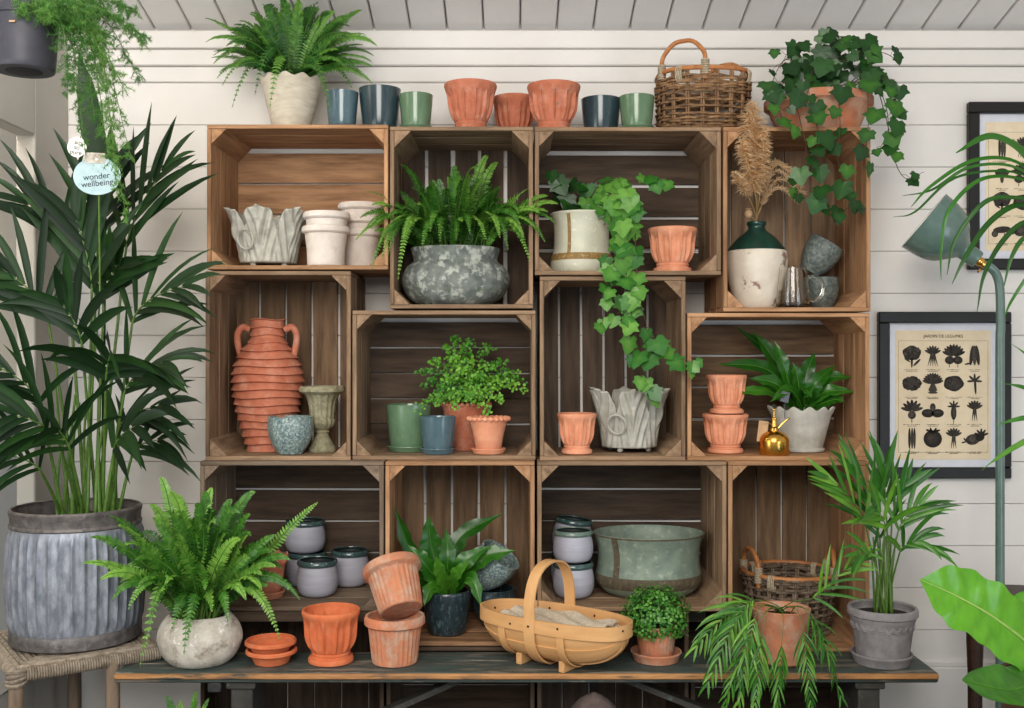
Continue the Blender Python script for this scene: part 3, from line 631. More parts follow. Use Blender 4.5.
# green basin
Ybs = .118; cx, R = X(648.5, Ybs), 55.5 * S(Ybs); z0 = fl['c11']; H = Z(532, Ybs) - z0
bs = [(.60, 0), (.68, .015), (.80, .07), (.91, .17), (.955, .27), (.945, .36), (.915, .5), (.91, .68), (.935, .84), (.985, .96), (1.0, .985), (1.0, 1)]
m = MB(); pr = smoothprof(scale_prof(bs, R, H), 3); ysc = .8
m.lathe(shell(pr, .004), (cx, Ybs, z0), 80, ysc=ysc)
ba = thing('metal_basin', 'wide verdigris green metal basin with rusty bands, beside lavender pots', 'basin', (cx, Ybs, z0)); m.build('bowl', 'basin', ba)
def bandring(z_a, z_b, off, mat):
    m = MB(); n = 6; o = [(interp_p(pr, z_a + (z_b - z_a) * k / n) + off, z_a + (z_b - z_a) * k / n) for k in range(n + 1)]
    m.lathe(o + [(r - .003, z) for r, z in o[::-1]] + [o[0]], (cx, Ybs, z0), 80, ysc=ysc); return m
def interp_p(pr_, z):
    for a, b_ in zip(pr_, pr_[1:]):
        if a[1] <= z <= b_[1]: return a[0] + (b_[0] - a[0]) * (z - a[1]) / max(b_[1] - a[1], 1e-9)
    return pr_[-1][0]
bandring(H * .17, H * .36, .0016, 'basin_d').build('lower_band', 'basin_d', ba)
bandring(H * .975, H * 1.0, .0018, 'basin_d').build('rim_band', 'basin_d', ba)
def vband(th0, w, m, pr_, cx_, cy_, z0_, za, zb_, ysc_, off=.0016):
    pts = []; sd = []
    for k in range(14):
        z = za + (zb_ - za) * k / 13; r = interp_p(pr_, z) + off
        pts.append(V((cx_ + r * math.sin(th0), cy_ - r * math.cos(th0) * ysc_, z0_ + z))); sd.append(V((math.cos(th0), math.sin(th0) * ysc_, 0)))
    m.strip(pts, sd, w, .003)
m = MB(); vband(-.75, .017, m, pr, cx, Ybs, z0, H * .36, H * .97, ysc); m.build('upright_band', 'basin_d', ba)
BASIN = (cx, R, H)
# terracotta saucers on the bench
Ys = -.15; cx = X(271.5, Ys); Rs = 25.3 * S(Ys)
P_SA2 = [(.62, 0), (.66, .03), (.80, .55), (.86, .68), (.97, .72), (1.0, .78), (1.0, .95), (.97, 1)]
pot('plant_saucer', 'lower of two stacked orange terracotta saucers on the bench', 'saucer', cx, Ys, ZB + .0006, scale_prof(P_SA2, Rs, .036), .005, 'terra_o', 'stacked terracotta saucers', floor=.005)
pot('plant_saucer', 'upper of two stacked orange terracotta saucers on the bench', 'saucer', cx - .002, Ys, ZB + .0236, scale_prof(P_SA2, Rs, .036), .005, 'terra_o', 'stacked terracotta saucers', floor=.005, mod=lambda th, r, z, i: (r * (1 + .012 * math.cos(26 * th) * (1 if r < Rs * .95 else 0)), z))
# ribbed terracotta pots, one tilted in the other
P_RIB = [(.70, 0), (.73, .015), (.76, .05), (.865, .78), (.875, .80), (.95, .815), (1.0, .84), (1.0, .95), (.97, 1)]
def ribmod(R, H):
    def f(th, r, z, i):
        t = z / H; w = 1 if .06 < t < .79 and r > R * .62 else 0
        return r * (1 + .020 * w * math.cos(30 * th)), z
    return f
Yr = -.145; cx, R, H = fit(364.5, 425, 607.5, ZB, Yr); H -= .002
pf = []
for i in range(20): pf.append((.74 + .125 * i / 19, .02 + .76 * i / 19))
P_RIBF = [(.70, 0)] + pf + P_RIB[4:]
RB = (cx, R, H)
pot('ribbed_terracotta_pot', 'upright ribbed terracotta pot on the bench with another tilted in its mouth', 'pot', cx, Yr, ZB + .0004, scale_prof(P_RIBF, R, H), R * .09, 'terra_w', 'weathered ribbed terracotta pots', seg=136, mod=ribmod(R, H))
T = Matrix.Rotation(-.33, 3, 'Y') @ Matrix.Rotation(-.56, 3, 'X')
R2, H2 = R * 1.02, H * 1.08
pot('ribbed_terracotta_pot', 'weathered ribbed terracotta pot tilted inside the mouth of the upright one', 'pot', X(401.5, Yr), Yr + .002, Z(611, Yr), scale_prof([(a * (.955 if c_ < .8 else .98), c_) for a, c_ in P_RIBF], R2, H2), R2 * .09, 'terra_w', 'weathered ribbed terracotta pots', seg=136, mod=ribmod(R2, H2), tilt=T)
# beaded-rim pots
def beaded(m, cx, cy, z, R, n, r):
    for k in range(n):
        th = 2 * PI * (k + .5) / n; m.ball((cx + R * math.sin(th), cy - R * math.cos(th), z), r, 10, 7, (1, 1, .9))
Yk = .066; z0 = fl['c6']; cx, R, H = fit(467, 510, 413, z0 , Yk)
saucer('pale terracotta saucer under the small beaded-rim pot', cx, Yk, z0, R * .80, .014, 'terra_p')
m = pot_mesh(cx, Yk, z0 + .003, scale_prof([(.54, 0), (.57, .02), (.72, .55), (.86, .88), (.93, .97), (.93, 1)], R, H - .012), R * .1); beaded(m, cx, Yk, z0 + H - .012, R * .915, 22, R * .125)
tag(m.build('beaded_terracotta_pot', 'terra_p', origin=V((cx, Yk, z0 + .003))), 'small pale terracotta pot with a beaded rim in front of the maidenhair fern', 'pot')
# pots whose plants grow below: teal stack beside the nest fern
z0 = fl['c10']; Yt = .135
bowlpot(X(494, Yt), Yt, z0, .066, .105, 'g_tealdark', 'dark speckled pot under a tilted one, behind the wooden trug')
bowlpot(X(480, Yt), Yt - .005, z0 + .122, .064, .108, 'g_teal', 'speckled teal pot lying tilted on a darker one beside the nest fern', Matrix.Rotation(.62, 3, 'Y') @ Matrix.Rotation(.25, 3, 'X'), mod=swirl(8, .012))

# ------------------------------------------------------------------ plants
UP = V((0, 0, 1)); CAMV = V((0, -1, 0))
def leaf_card(m, p, d, n, L, W, tone, curl=.08, prof=((.0, .35), (.35, 1.0), (.72, .72)), tip=True):
    d = d.normalized(); s = d.cross(n)
    if s.length < 1e-6: s = d.orthogonal()
    s.normalize(); n2 = s.cross(d); rows = []
    for t, w in prof:
        c = p + d * (L * t) - n2 * (curl * L * t * t)
        rows.append((m.vert(c - s * (W * w / 2), tone), m.vert(c + s * (W * w / 2), tone)))
    k = m.vert(p + d * L - n2 * (curl * L), tone)
    for a, b in zip(rows, rows[1:]): m.face([a[0], a[1], b[1], b[0]])
    m.face([rows[-1][0], rows[-1][1], k])
def fern_frond(parent, base, tip, lift, npin, plen, pw, mats, nrm=None, tone=None, name='frond', body=.35, p0=.1):
    m = MB(); base, tip = V(base), V(tip); dv = tip - base; L = dv.length
    pts = bez(base, base + dv * .22 + UP * lift, base + dv * .72 + UP * lift * .95, tip, 22)
    m.mi = 1; m.tube(pts, [L * .0065 * (1 - .75 * i / 22) + .0004 for i in range(23)], 4); m.mi = 0
    N = (nrm if nrm is not None else (UP * .55 + CAMV * .75 + V((rnd(-.5, .5), rnd(-.3, .3), rnd(-.3, .3))))).normalized()
    tn = rnd(.25, .75) if tone is None else tone
    for i in range(npin):
        t = p0 + (1 - p0) * (i + .5) / npin; q = t * 22; k = min(int(q), 21); f = q - k
        p = pts[k].lerp(pts[k + 1], f); T = (pts[k + 1] - pts[k]).normalized()
        sd = T.cross(N); sd = sd.normalized() if sd.length > 1e-4 else T.orthogonal().normalized(); nn = sd.cross(T)
        pr = min(1, .45 + (t - p0) / body * .55) * max(.08, (1 - t) ** .62 * 1.25 if t > .45 else 1)
        pr = min(pr, 1) * plen
        for sg in (-1, 1):
            d = sd * sg + T * (.22 + .35 * t) + nn * rnd(-.25, .12) + V((0, 0, -.12))
            leaf_card(m, p, d, nn * (1 if sg > 0 else -1), pr * rnd(.88, 1.1), pw * (.6 + .4 * pr / plen), max(0, min(1, tn - .22 + rnd(-.16, .16) + .42 * t)), rnd(-.05, .2), ((0, .9), (.35, 1), (.78, .62)))
    return m.build(name, mats, parent, smooth=False, recalc=False)
def fern(name, label, pot_fn, base, tips, nrand, ctr, rad, plen, pw, mats, rootloc, lift=.10, npin=30, angs=(-.25, PI + .25), group=None, dy=(-.12, .08), rlen=(.6, 1.0), tone=(.15, .7), bj=.02):
    r = thing(name, label, 'plant', rootloc, group); pot_fn(r)
    base = V(base)
    def jb(tip): return base + V((max(-1, min(1, (tip.x - base.x) / .2 + rnd(-.5, .5))) * bj, rnd(-1, 1) * min(bj, .03), 0))
    for k in range(nrand):
        a = angs[0] + (angs[1] - angs[0]) * (k + rnd(.1, .9)) / nrand; q = rnd(*rlen)
        tip = P(ctr[0] + math.cos(a) * rad[0] * q, ctr[1] - math.sin(a) * rad[1] * q, base.y + rnd(*dy))
        L = (tip - base).length
        fern_frond(r, jb(tip), tip, L * rnd(.15, .42) , max(10, int(npin * min(1.2, L / .2))), plen * rnd(.8, 1.1), pw, mats, tone=rnd(*tone))
    for tp in tips:
        tip = P(tp[0], tp[1], base.y + tp[2]); L = (tip - base).length
        fern_frond(r, jb(tip), tip, tp[3] if len(tp) > 3 else L * .28, max(10, int(npin * min(1.4, L / .2))), plen, pw, mats, tone=rnd(tone[0] + .15, min(1, tone[1] + .25)))
    return r
def soil(r, cx, cy, z, R, ysc=1.0):
    m = MB(); m.lathe([(0, z - .012), (R, z - .012), (R, z), (R * .6, z + .004), (0, z + .006)], (cx, cy, 0), 24, ysc=ysc); m.build('soil', 'soil', r)
# --- fern in the cream frilled pot on top of the crates
Y0 = .135; cx, R, H = fit(261, 322, 73, zt['c1'], Y0); z0 = zt['c1']
def frill(n, a, b_, H):
    def f(th, r, z, i):
        t = max(0, (z / H - .72) / .28); return r * (1 + a * t * t * math.cos(n * th)), z + b_ * t * t * math.cos(n * th)
    return f
P_FRILL = [(.62, 0), (.66, .02), (.66, .06), (.60, .09), (.62, .13), (.72, .35), (.82, .58), (.89, .76), (.93, .88), (1.0, 1)]
def pf1(r):
    pot_mesh(cx, Y0, z0, scale_prof(P_FRILL, R, H), R * .08, 110, frill(11, .02, .004, H)).build('pot', 'cream', r); soil(r, cx, Y0, z0 + H * .86, R * .84)
tips = [(205, 18, 0, .05), (206, 42, -.02, .09), (222, 86, -.06, .12), (232, 108, -.08, .16), (255, 95, -.12, .16), (250, 30, .02), (262, 4, -.08), (282, -4, -.1), (300, -2, -.1), (318, 2, -.08), (335, 12, -.06), (250, 14, -.06), (275, 8, -.06), (308, 12, -.04), (362, 10, 0, .06), (377, 46, .0, .10), (372, 62, -.04, .07), (372, 83, -.06, .07), (352, 88, -.04, .10), (330, 112, -.12, .16), (338, 50, -.08), (226, 58, -.05, .12), (316, 70, -.14), (295, 68, -.14), (270, 108, -.13, .15)]
fern('potted_fern', 'bushy fern in a cream frilled pot, on top of the crates at the left', pf1, (cx, Y0, z0 + H * .9), tips, 60, (292, 64), (84, 66), .025, .0068, ['fern_d', 'stem_g'], (cx, Y0, z0), npin=30)
# --- fern in the mottled grey pot
Yg2 = .15; cx2, R2_, H2_ = fit(401, 509.5, 243.5, fl['c2'], Yg2); zg = fl['c2']; H2_ = Z(246, Yg2 - .1) - zg
P_SQ = [(.55, 0), (.66, .02), (.84, .13), (.96, .30), (1.0, .44), (.97, .58), (.89, .69), (.80, .755), (.77, .79), (.775, .84), (.80, .92), (.82, 1)]
def pf2(r):
    pot_mesh(cx2, Yg2, zg, smoothprof(scale_prof(P_SQ, R2_, H2_), 3), .011, 80, lambda th, rr, z, i: (rr * (1 + .012 * math.sin(3 * th + z * 30) + .006 * math.sin(9 * th)), z), .84).build('pot', 'stone', r); soil(r, cx2, Yg2, zg + H2_ * .88, R2_ * .70, .84)
tips = [(366, 192, -.2, .06), (360, 218, -.22, .08), (356, 240, -.23, .10), (372, 268, -.23, .16), (398, 280, -.24, .18), (380, 208, -.2, .07), (400, 165, -.02), (412, 188, -.14), (428, 182, -.12), (455, 166, 0), (470, 175, -.08), (488, 156, .04), (498, 163, .05), (500, 188, -.1), (530, 188, -.19, .05), (548, 196, -.2, .06), (558, 204, -.22, .07), (556, 224, -.22, .10), (545, 242, -.22, .12), (530, 262, -.22, .15), (508, 250, -.21, .14), (430, 232, -.22, .12), (440, 242, -.22, .12), (470, 234, -.22, .11), (415, 222, -.2), (490, 215, -.2), (447, 206, -.18), (378, 247, -.22, .12), (388, 255, -.23, .15), (370, 228, -.22, .09), (540, 213, -.2, .08), (520, 225, -.21, .11), (418, 205, -.18), (478, 200, -.17), (462, 222, -.21), (372, 205, -.21, .07), (366, 228, -.23, .1), (384, 236, -.23, .1), (392, 222, -.22, .08), (404, 240, -.22, .12), (512, 205, -.2, .06), (524, 238, -.22, .11), (535, 228, -.22, .09), (548, 212, -.21, .07), (500, 238, -.22, .12), (382, 258, -.23, .15), (422, 248, -.22, .12), (486, 240, -.22, .12), (456, 240, -.22, .11)]
fern('potted_fern', 'bright fern spilling over a squat mottled grey pot inside the top row crate', pf2, (cx2, Yg2, zg + H2_ * .93), tips, 50, (455, 240), (84, 76), .024, .0068, ['fern', 'stem_g'], (cx2, Yg2, zg), npin=30, angs=(.05, PI - .05), dy=(-.2, .06), tone=(.05, .7), bj=.085)
# --- fern in the chalky round pot on the bench
Ym1 = -.15; cx3, R3 = X(199.5, Ym1), 41.5 * S(Ym1); H3 = Z(615, Ym1) - ZB
P_RND = [(.55, 0), (.70, .03), (.88, .2), (.98, .42), (1.0, .58), (.95, .76), (.86, .9), (.79, .97), (.76, 1)]
def pf3(r):
    pot_mesh(cx3, Ym1, ZB + .0004, smoothprof(scale_prof(P_RND, R3, H3), 3), .012, 72, lambda th, rr, z, i: (rr * (1 + .014 * math.sin(3 * th + z * 25 + 1) + .006 * math.sin(8 * th)), z), .88).build('pot', 'moss', r); soil(r, cx3, Ym1, ZB + H3 * .9, R3 * .72, .88)
tips = [(82, 563, -.2, .06), (90, 537, -.2, .07), (108, 515, -.18, .07), (125, 545, -.2), (100, 580, -.2, .08), (112, 600, -.2, .1), (145, 655, -.16, .2), (140, 668, -.16, .24), (118, 525, -.17, .06), (135, 560, -.19), (150, 622, -.16, .14), (128, 610, -.19, .13), (160, 478, 0), (170, 492, -.05), (205, 492, 0), (212, 488, .02), (232, 500, 0), (255, 492, 0), (250, 515, -.05), (275, 535, -.04, .05), (318, 502, 0, .03), (300, 600, -.08, .12), (280, 640, -.1, .15), (262, 575, -.1), (184, 655, -.14, .12), (188, 640, -.15, .12), (222, 565, -.14), (205, 590, -.16, .08), (150, 505, -.04), (190, 520, -.1), (240, 540, -.1), (165, 585, -.16, .08), (272, 552, -.06), (290, 560, -.06, .08), (172, 630, -.15, .1), (228, 622, -.15, .1), (212, 612, -.15, .08), (155, 605, -.15, .1), (246, 600, -.14, .09), (138, 585, -.17, .08), (262, 590, -.12, .09), (196, 560, -.13), (176, 545, -.12), (225, 535, -.08)]
fern('potted_fern', 'large bright fern in a chalky round pot, on the left end of the bench', pf3, (cx3, Ym1, ZB + H3 * .95), tips, 52, (198, 590), (95, 98), .027, .0078, ['fern', 'stem_g'], (cx3, Ym1, ZB), npin=30, angs=(.0, PI), dy=(-.12, .10), tone=(.10, .72), bj=.045)
# terracotta pot half hidden behind that fern
Yh = .075; cxh, Rh = X(267, Yh), 21 * S(Yh); zh = fl['c9']
saucer('small terracotta saucer in the bottom left crate, under the frilled pot behind the fern', cxh, Yh, zh, Rh * .86, .018, 'terra_w')
Hh = Z(556, Yh) - zh - .012
pot('frilled_terracotta_pot', 'frilled terracotta pot half hidden behind the large fern on the bench', 'pot', cxh, Yh, zh + .003, scale_prof([(.58, 0), (.62, .05), (.76, .45), (.84, .72), (.86, .78), (1.0, .88), (.98, 1)], Rh, Hh + .009), Rh * .09, 'terra', seg=96, mod=lambda th, r, z, i: (r * (1 + .045 * max(0, z / Hh - .7) * 3 * math.cos(9 * th)), z + .004 * max(0, z / Hh - .8) * 5 * math.cos(9 * th)))

# --- strap-leaved nest ferns
def strap_leaf(parent, pts, W, mats, name='leaf', N=None, ruffle=.10, freq=9, prof=None, tone=.5, fold=.12, rib=.0016, ntone=.25, lob=0, seed=0, ribtone=.85, ripple=0.0):
    m = MB(); pts = catmull(pts, 14 if ripple else 8); n = len(pts); NC = 8; ph = rnd(0, 6); rows = []
    N = N or (UP * .5 + CAMV * .8)
    for i in range(n):
        t = i / (n - 1); T = (pts[min(i + 1, n - 1)] - pts[max(i - 1, 0)]).normalized()
        sd = T.cross(N); sd = sd.normalized() if sd.length > 1e-4 else T.orthogonal(); nn = sd.cross(T)
        w = W * (prof(t) if prof else (math.sin(PI * min(1, t * .82 + .15)) ** .75 * (1 if t < .75 else max(.0, (1 - t) / .25) ** .6)))
        row = []
        for k in range(NC + 1):
            u = k / NC * 2 - 1; a = abs(u)
            ww = w * (1 + lob * a * math.sin(freq * 2.2 * t * PI + ph + (1 if u > 0 else 0)))
            off = ruffle * w * a * a * math.sin(freq * t * PI + ph + (1.3 if u > 0 else 0)) + fold * w * a + ripple * w * math.sin((t * 17 - a * 1.6) * PI) * a * (1.2 - a)
            row.append(m.vert(pts[i] + sd * (u * ww / 2) + nn * off, max(0, min(1, tone + ntone * (rnd(-.3, .3) + .35 * math.sin(freq * t * PI * .9 + 5 * a) * a)))))
        rows.append(row)
    for i in range(n - 1):
        for k in range(NC): m.face([rows[i][k], rows[i][k + 1], rows[i + 1][k + 1], rows[i + 1][k]])
    lf = m.build(name, mats[0], parent, ang=180, recalc=False)
    if rib:
        m = MB(); m.tube([p + (N.normalized() * rib * .4) for p in pts], [rib * (1.15 - i / n) for i in range(n)], 5, tone=ribtone); m.build('midrib', mats[1], lf)
    return lf
def nest(label, pot_fn, base, leaves, mats, rootloc, W=.05, **k):
    r = thing('nest_fern', label, 'plant', rootloc, 'nest ferns'); pot_fn(r); base = V(base)
    for (mx, my, mdy, tx, ty, tdy, w, tn) in leaves:
        strap_leaf(r, [base + V((rnd(-.012, .012), rnd(-.012, .012), 0)), P(mx, my, base.y + mdy), P(tx, ty, base.y + tdy)], w, mats, tone=tn, **k)
    return r
Yn = .052; cxn, Rn = X(447, Yn), 23.8 * S(Yn); zn = fl['c10']; Hn = Z(590, Yn) - zn
def pf4(r):
    pot_mesh(cxn, Yn, zn, smoothprof(scale_prof([(.70, 0), (.76, .02), (.84, .12), (.92, .4), (.97, .75), (1.0, .94), (.98, 1)], Rn, Hn), 2), .007).build('pot', 'g_tealdark', r); soil(r, cxn, Yn, zn + Hn * .88, Rn * .88)
L_ = [(415, 560, .02, 394, 506, .0, .045, .3), (432, 550, .03, 428, 515, .03, .06, .45), (458, 540, .02, 503, 513, .06, .05, .3), (478, 560, -.02, 516, 550, -.02, .055, .55), (470, 578, -.06, 482, 608, -.09, .04, .55), (432, 588, -.06, 424, 606, -.09, .04, .6), (412, 575, -.02, 402, 590, -.04, .045, .45), (425, 565, -.05, 408, 545, -.05, .05, .5), (448, 560, -.04, 446, 528, .0, .045, .35), (462, 565, -.05, 490, 545, -.03, .05, .5), (440, 572, -.06, 436, 556, -.08, .035, .75), (456, 575, -.06, 470, 560, -.08, .035, .7)]
nest('glossy nest fern in a dark teal pot, in the bottom row crate', pf4, (cxn, Yn, zn + Hn * .92), L_, ['nest', 'nest'], (cxn, Yn, zn), lob=.17, freq=11, ruffle=.10)
Yw = .15; cxw, Rw = X(801, Yw), 32.5 * S(Yw); zw = fl['c8']; Hw = Z(408, Yw) - zw
def pf5(r):
    pot_mesh(cxw, Yw, zw, scale_prof([(.66, 0), (.70, .02), (.71, .07), (.64, .10), (.66, .14), (.74, .38), (.83, .64), (.90, .84), (.98, .95), (1.0, 1)], Rw, Hw), Rw * .07, 110, frill(13, .02, .005, Hw)).build('pot', 'grey_white', r); soil(r, cxw, Yw, zw + Hw * .88, Rw * .84)
    m = MB(); q = P(785, 397, Yw - .085); m.box(q, (.024, .0015, .030), .0004, Matrix.Rotation(.25, 3, 'Y') @ Matrix.Rotation(-.2, 3, 'X')); m.tube([q, q + V((.004, .02, -.06))], .001, 5); m.build('plant_tag', 'slate', r)
L_ = [(775, 360, .04, 735, 326, .05, .04, .25), (768, 370, -.02, 716, 364, -.03, .045, .3), (778, 365, .02, 752, 330, .03, .05, .4), (770, 392, -.04, 724, 393, -.08, .035, .65), (778, 385, -.05, 748, 378, -.05, .045, .4), (785, 370, -.04, 774, 340, -.02, .04, .45), (806, 375, .0, 815, 352, .02, .045, .35), (822, 380, -.02, 852, 377, -.03, .045, .5), (825, 392, -.04, 856, 392, -.05, .04, .55), (815, 385, -.05, 835, 365, -.02, .045, .4), (790, 390, -.06, 770, 402, -.11, .035, .5), (805, 390, -.07, 812, 398, -.11, .035, .45), (798, 380, -.04, 792, 362, -.05, .04, .4), (832, 400, -.04, 845, 402, -.06, .035, .4)]
nest('nest fern in a frilled whitewashed pot, behind the brass mister', pf5, (cxw, Yw, zw + Hw * .92), L_, ['nest', 'nest'], (cxw, Yw, zw), lob=.08, freq=8, ruffle=.09)

# --- ivy
IVY = [(0, .04), (.22, -.12), (.47, -.02), (.45, .20), (.64, .42), (.40, .52), (.25, .76), (0, 1.0)]
def ivy_leaf(m, p, d, n, L, tone):
    d = d.normalized(); s = d.cross(n).normalized(); nn = s.cross(d)
    c = m.vert(p + d * (L * .34) + nn * (-.03 * L), min(1, tone + .18))
    r_ = []
    for x, y in IVY + [(-x, y) for x, y in IVY[-2:0:-1]]:
        bend = -.10 * abs(x) - .10 * y * y
        r_.append(m.vert(p + s * (x * L * rnd(.92, 1.08)) + d * (y * L) + nn * (bend * L * .9), tone + rnd(-.06, .06)))
    for i in range(len(r_)): m.face([c, r_[i], r_[(i + 1) % len(r_)]])
def vine(parent, pts, nl, size, mats, spread=.018, tone=(.25, .8), start=.0, down=1.0, face=.8, name='ivy_vine'):
    m = MB(); pts = catmull(pts, 8); n = len(pts); m.mi = 1; m.tube(pts, [.0016 - .0008 * i / n for i in range(n)], 4)
    for k in range(nl):
        t = start + (1 - start) * (k + rnd(.2, .8)) / nl; i = min(int(t * (n - 1)), n - 2); p = pts[i]
        T = (pts[i + 1] - pts[i]).normalized()
        q = p + V((rnd(-1, 1), rnd(-1.2, .3), rnd(-.6, .8))) * spread
        m.mi = 1; m.tube([p, (p + q) / 2 + UP * .004, q], .0007, 3); m.mi = 0
        N = (CAMV * face + UP * .35 + V((rnd(-.6, .6), rnd(-.4, .2), rnd(-.5, .4)))).normalized()
        d = V((rnd(-.8, .8), 0, -down)) + T * .35; d = d - N * d.dot(N)
        ivy_leaf(m, q, d, N, size * rnd(.65, 1.15) * (1 - .35 * max(0, t - .75) * 4), rnd(*tone))
    return m.build(name, mats, parent, smooth=False, recalc=False)
# cream planter in the dark-backed crate
Yc = .13; cxc, Rc = X(581.5, Yc), 31 * S(Yc); zc_ = fl['c3']; Hc = Z(210, Yc - Rc) - zc_
prc = smoothprof(scale_prof([(.86, 0), (.93, .02), (.985, .1), (.995, .2), (.95, .3), (.90, .4), (.885, .6), (.90, .8), (.95, .93), (1.0, .985), (1.0, 1)], Rc, Hc), 3)
iv = thing('potted_ivy', 'trailing ivy in a cream planter with tan bands, hanging down over the crate below', 'plant', (cxc, Yc, zc_))
pt = pot_mesh(cxc, Yc, zc_, prc, .006, 72).build('planter', 'cream_g', iv)
m = MB(); vband(-.50, .009, m, prc, cxc, Yc, zc_, Hc * .3, Hc * .96, 1.0); m.build('upright_band', 'tan', pt)
m = MB(); o = [(interp_p(prc, Hc * (.21 + .11 * k / 6)) + .0014, Hc * (.21 + .11 * k / 6)) for k in range(7)]; m.lathe(o + [(r - .003, z) for r, z in o[::-1]] + [o[0]], (cxc, Yc, zc_), 72); m.build('lower_band', 'tan', pt)
soil(iv, cxc, Yc, zc_ + Hc * .88, Rc * .88)
SB = V((cxc, Yc, zc_ + Hc * .92)); IM = ['ivy', 'stem_b']
def vp(*a): return [SB + V((rnd(-.02, .02), rnd(-.02, .02), 0))] + [P(*q) for q in a]
vine(iv, vp((600, 200, .09), (618, 215, .01), (622, 250, -.03), (622, 290, -.04), (625, 330, -.045)), 23, .058, IM, .026)
vine(iv, vp((602, 195, .1), (612, 225, -.01), (614, 265, -.035), (606, 290, -.045), (602, 330, -.04)), 17, .058, IM, .022)
vine(iv, vp((605, 198, .09), (632, 212, .0), (636, 262, -.035), (640, 300, -.045), (652, 340, -.04), (660, 352, -.04), (690, 362, -.045), (700, 372, -.05)), 25, .052, IM, .02)
vine(iv, vp((606, 200, .09), (620, 240, -.02), (630, 300, -.05), (636, 350, -.03), (645, 385, .0), (660, 398, .02)), 20, .049, IM, .018)
vine(iv, vp((600, 185, .1), (625, 180, .06), (650, 180, .04), (668, 178, .04)), 10, .052, IM, .015, down=.5)
vine(iv, vp((590, 190, .14), (600, 178, .13), (610, 190, .1)), 9, .052, IM, .022, tone=(.1, .5))
vine(iv, vp((570, 195, .15), (555, 180, .16), (548, 195, .15)), 10, .055, ['ivy_d', 'stem_b'], .03, tone=(.0, .4))
vine(iv, vp((575, 200, .16), (590, 195, .16), (575, 178, .18)), 8, .049, ['ivy_d', 'stem_b'], .03, tone=(.0, .4))
vine(iv, vp((608, 195, .06), (625, 200, -.01), (630, 230, -.04)), 11, .060, IM, .025)
# terracotta bowl on top at the right
Yv = .147; cxv, Rv = X(818, Yv), 53 * S(Yv); zv = zt['c4']; Hv = Z(87, Yv - Rv) - zv
iv2 = thing('potted_ivy', 'ivy in a wide terracotta bowl, on top of the crates at the right', 'plant', (cxv, Yv, zv))
pot_mesh(cxv, Yv, zv, scale_prof([(.66, 0), (.70, .02), (.78, .3), (.90, .68), (.93, .74), (1.0, .80), (1.0, .97), (.98, 1)], Rv, Hv), .01, 72).build('bowl', 'terra_w', iv2)
soil(iv2, cxv, Yv, zv + Hv * .88, Rv * .86)
SB = V((cxv, Yv, zv + Hv * .92)); I2 = ['ivy_d', 'stem_b']
def vq(*a): return [SB + V((rnd(-.06, .06), rnd(-.06, .03), 0))] + [P(*q) for q in a]
for a in ([(790, 60, .12), (775, 75, .06), (772, 98, .0), (785, 112, -.02)], [(800, 55, .12), (790, 50, .1), (780, 68, .06)], [(818, 50, .14), (838, 38, .14), (850, 36, .13)], [(830, 52, .14), (860, 48, .12), (872, 42, .12)], [(835, 60, .12), (878, 52, .1), (900, 62, .08)], [(800, 62, .12), (812, 68, .04), (806, 100, -.02)], [(845, 65, .13), (870, 75, .1), (895, 80, .08)], [(820, 62, .12), (826, 58, .06), (848, 62, .04)]):
    vine(iv2, vq(*a), 10, .050, I2, .036, tone=(.05, .55), down=.8)
for a, n in (([(795, 85, .0), (800, 120, -.03), (806, 150, -.045), (800, 185, -.04), (795, 200, -.04)], 15), ([(800, 85, .02), (815, 120, -.03), (822, 155, -.05), (818, 190, -.04), (828, 210, -.02), (835, 222, -.01)], 16), ([(835, 85, .02), (840, 120, -.03), (838, 160, -.045), (846, 190, -.03), (850, 205, -.02), (835, 215, -.02)], 15), ([(860, 82, .04), (868, 115, -.01), (866, 150, -.03), (862, 165, -.03)], 9), ([(868, 75, .08), (884, 100, .03), (888, 130, .02), (878, 152, .0)], 12), ([(870, 80, .08), (886, 118, .05), (893, 155, .04), (905, 178, .03), (924, 172, .03)], 8), ([(868, 70, .1), (890, 85, .07), (896, 108, .06)], 8), ([(790, 80, .04), (778, 100, .0), (784, 125, -.03)], 8)):
    vine(iv2, vq(*a), int(n * .85), .050, I2, .024, tone=(.1, .65))

# --- maidenhair fern
Ymf = .185; cxm, Rm = X(466, Ymf), 25.5 * S(Ymf); zm = fl['c6']; Hm = Z(404, Ymf) - zm
mf = thing('maidenhair_fern', 'airy maidenhair fern in a terracotta pot with a beaded rim', 'plant', (cxm, Ymf, zm))
m = pot_mesh(cxm, Ymf, zm, scale_prof([(.66, 0), (.69, .02), (.80, .5), (.91, .9), (.94, .97), (.94, 1)], Rm, Hm), .007); beaded(m, cxm, Ymf, zm + Hm, Rm * .93, 26, Rm * .10); m.build('pot', 'terra', mf)
soil(mf, cxm, Ymf, zm + Hm * .9, Rm * .82)
def fan(m, p, d, n, L, tone):
    d = d.normalized(); s = d.cross(n).normalized()
    c = m.vert(p, tone); r_ = [m.vert(p + d * (L * y) + s * (L * x), tone + rnd(-.05, .05)) for x, y in ((-.55, .55), (-.34, .9), (0, 1), (.34, .9), (.55, .55))]
    m.face([c] + r_)
B0 = V((cxm, Ymf, zm + Hm * .92))
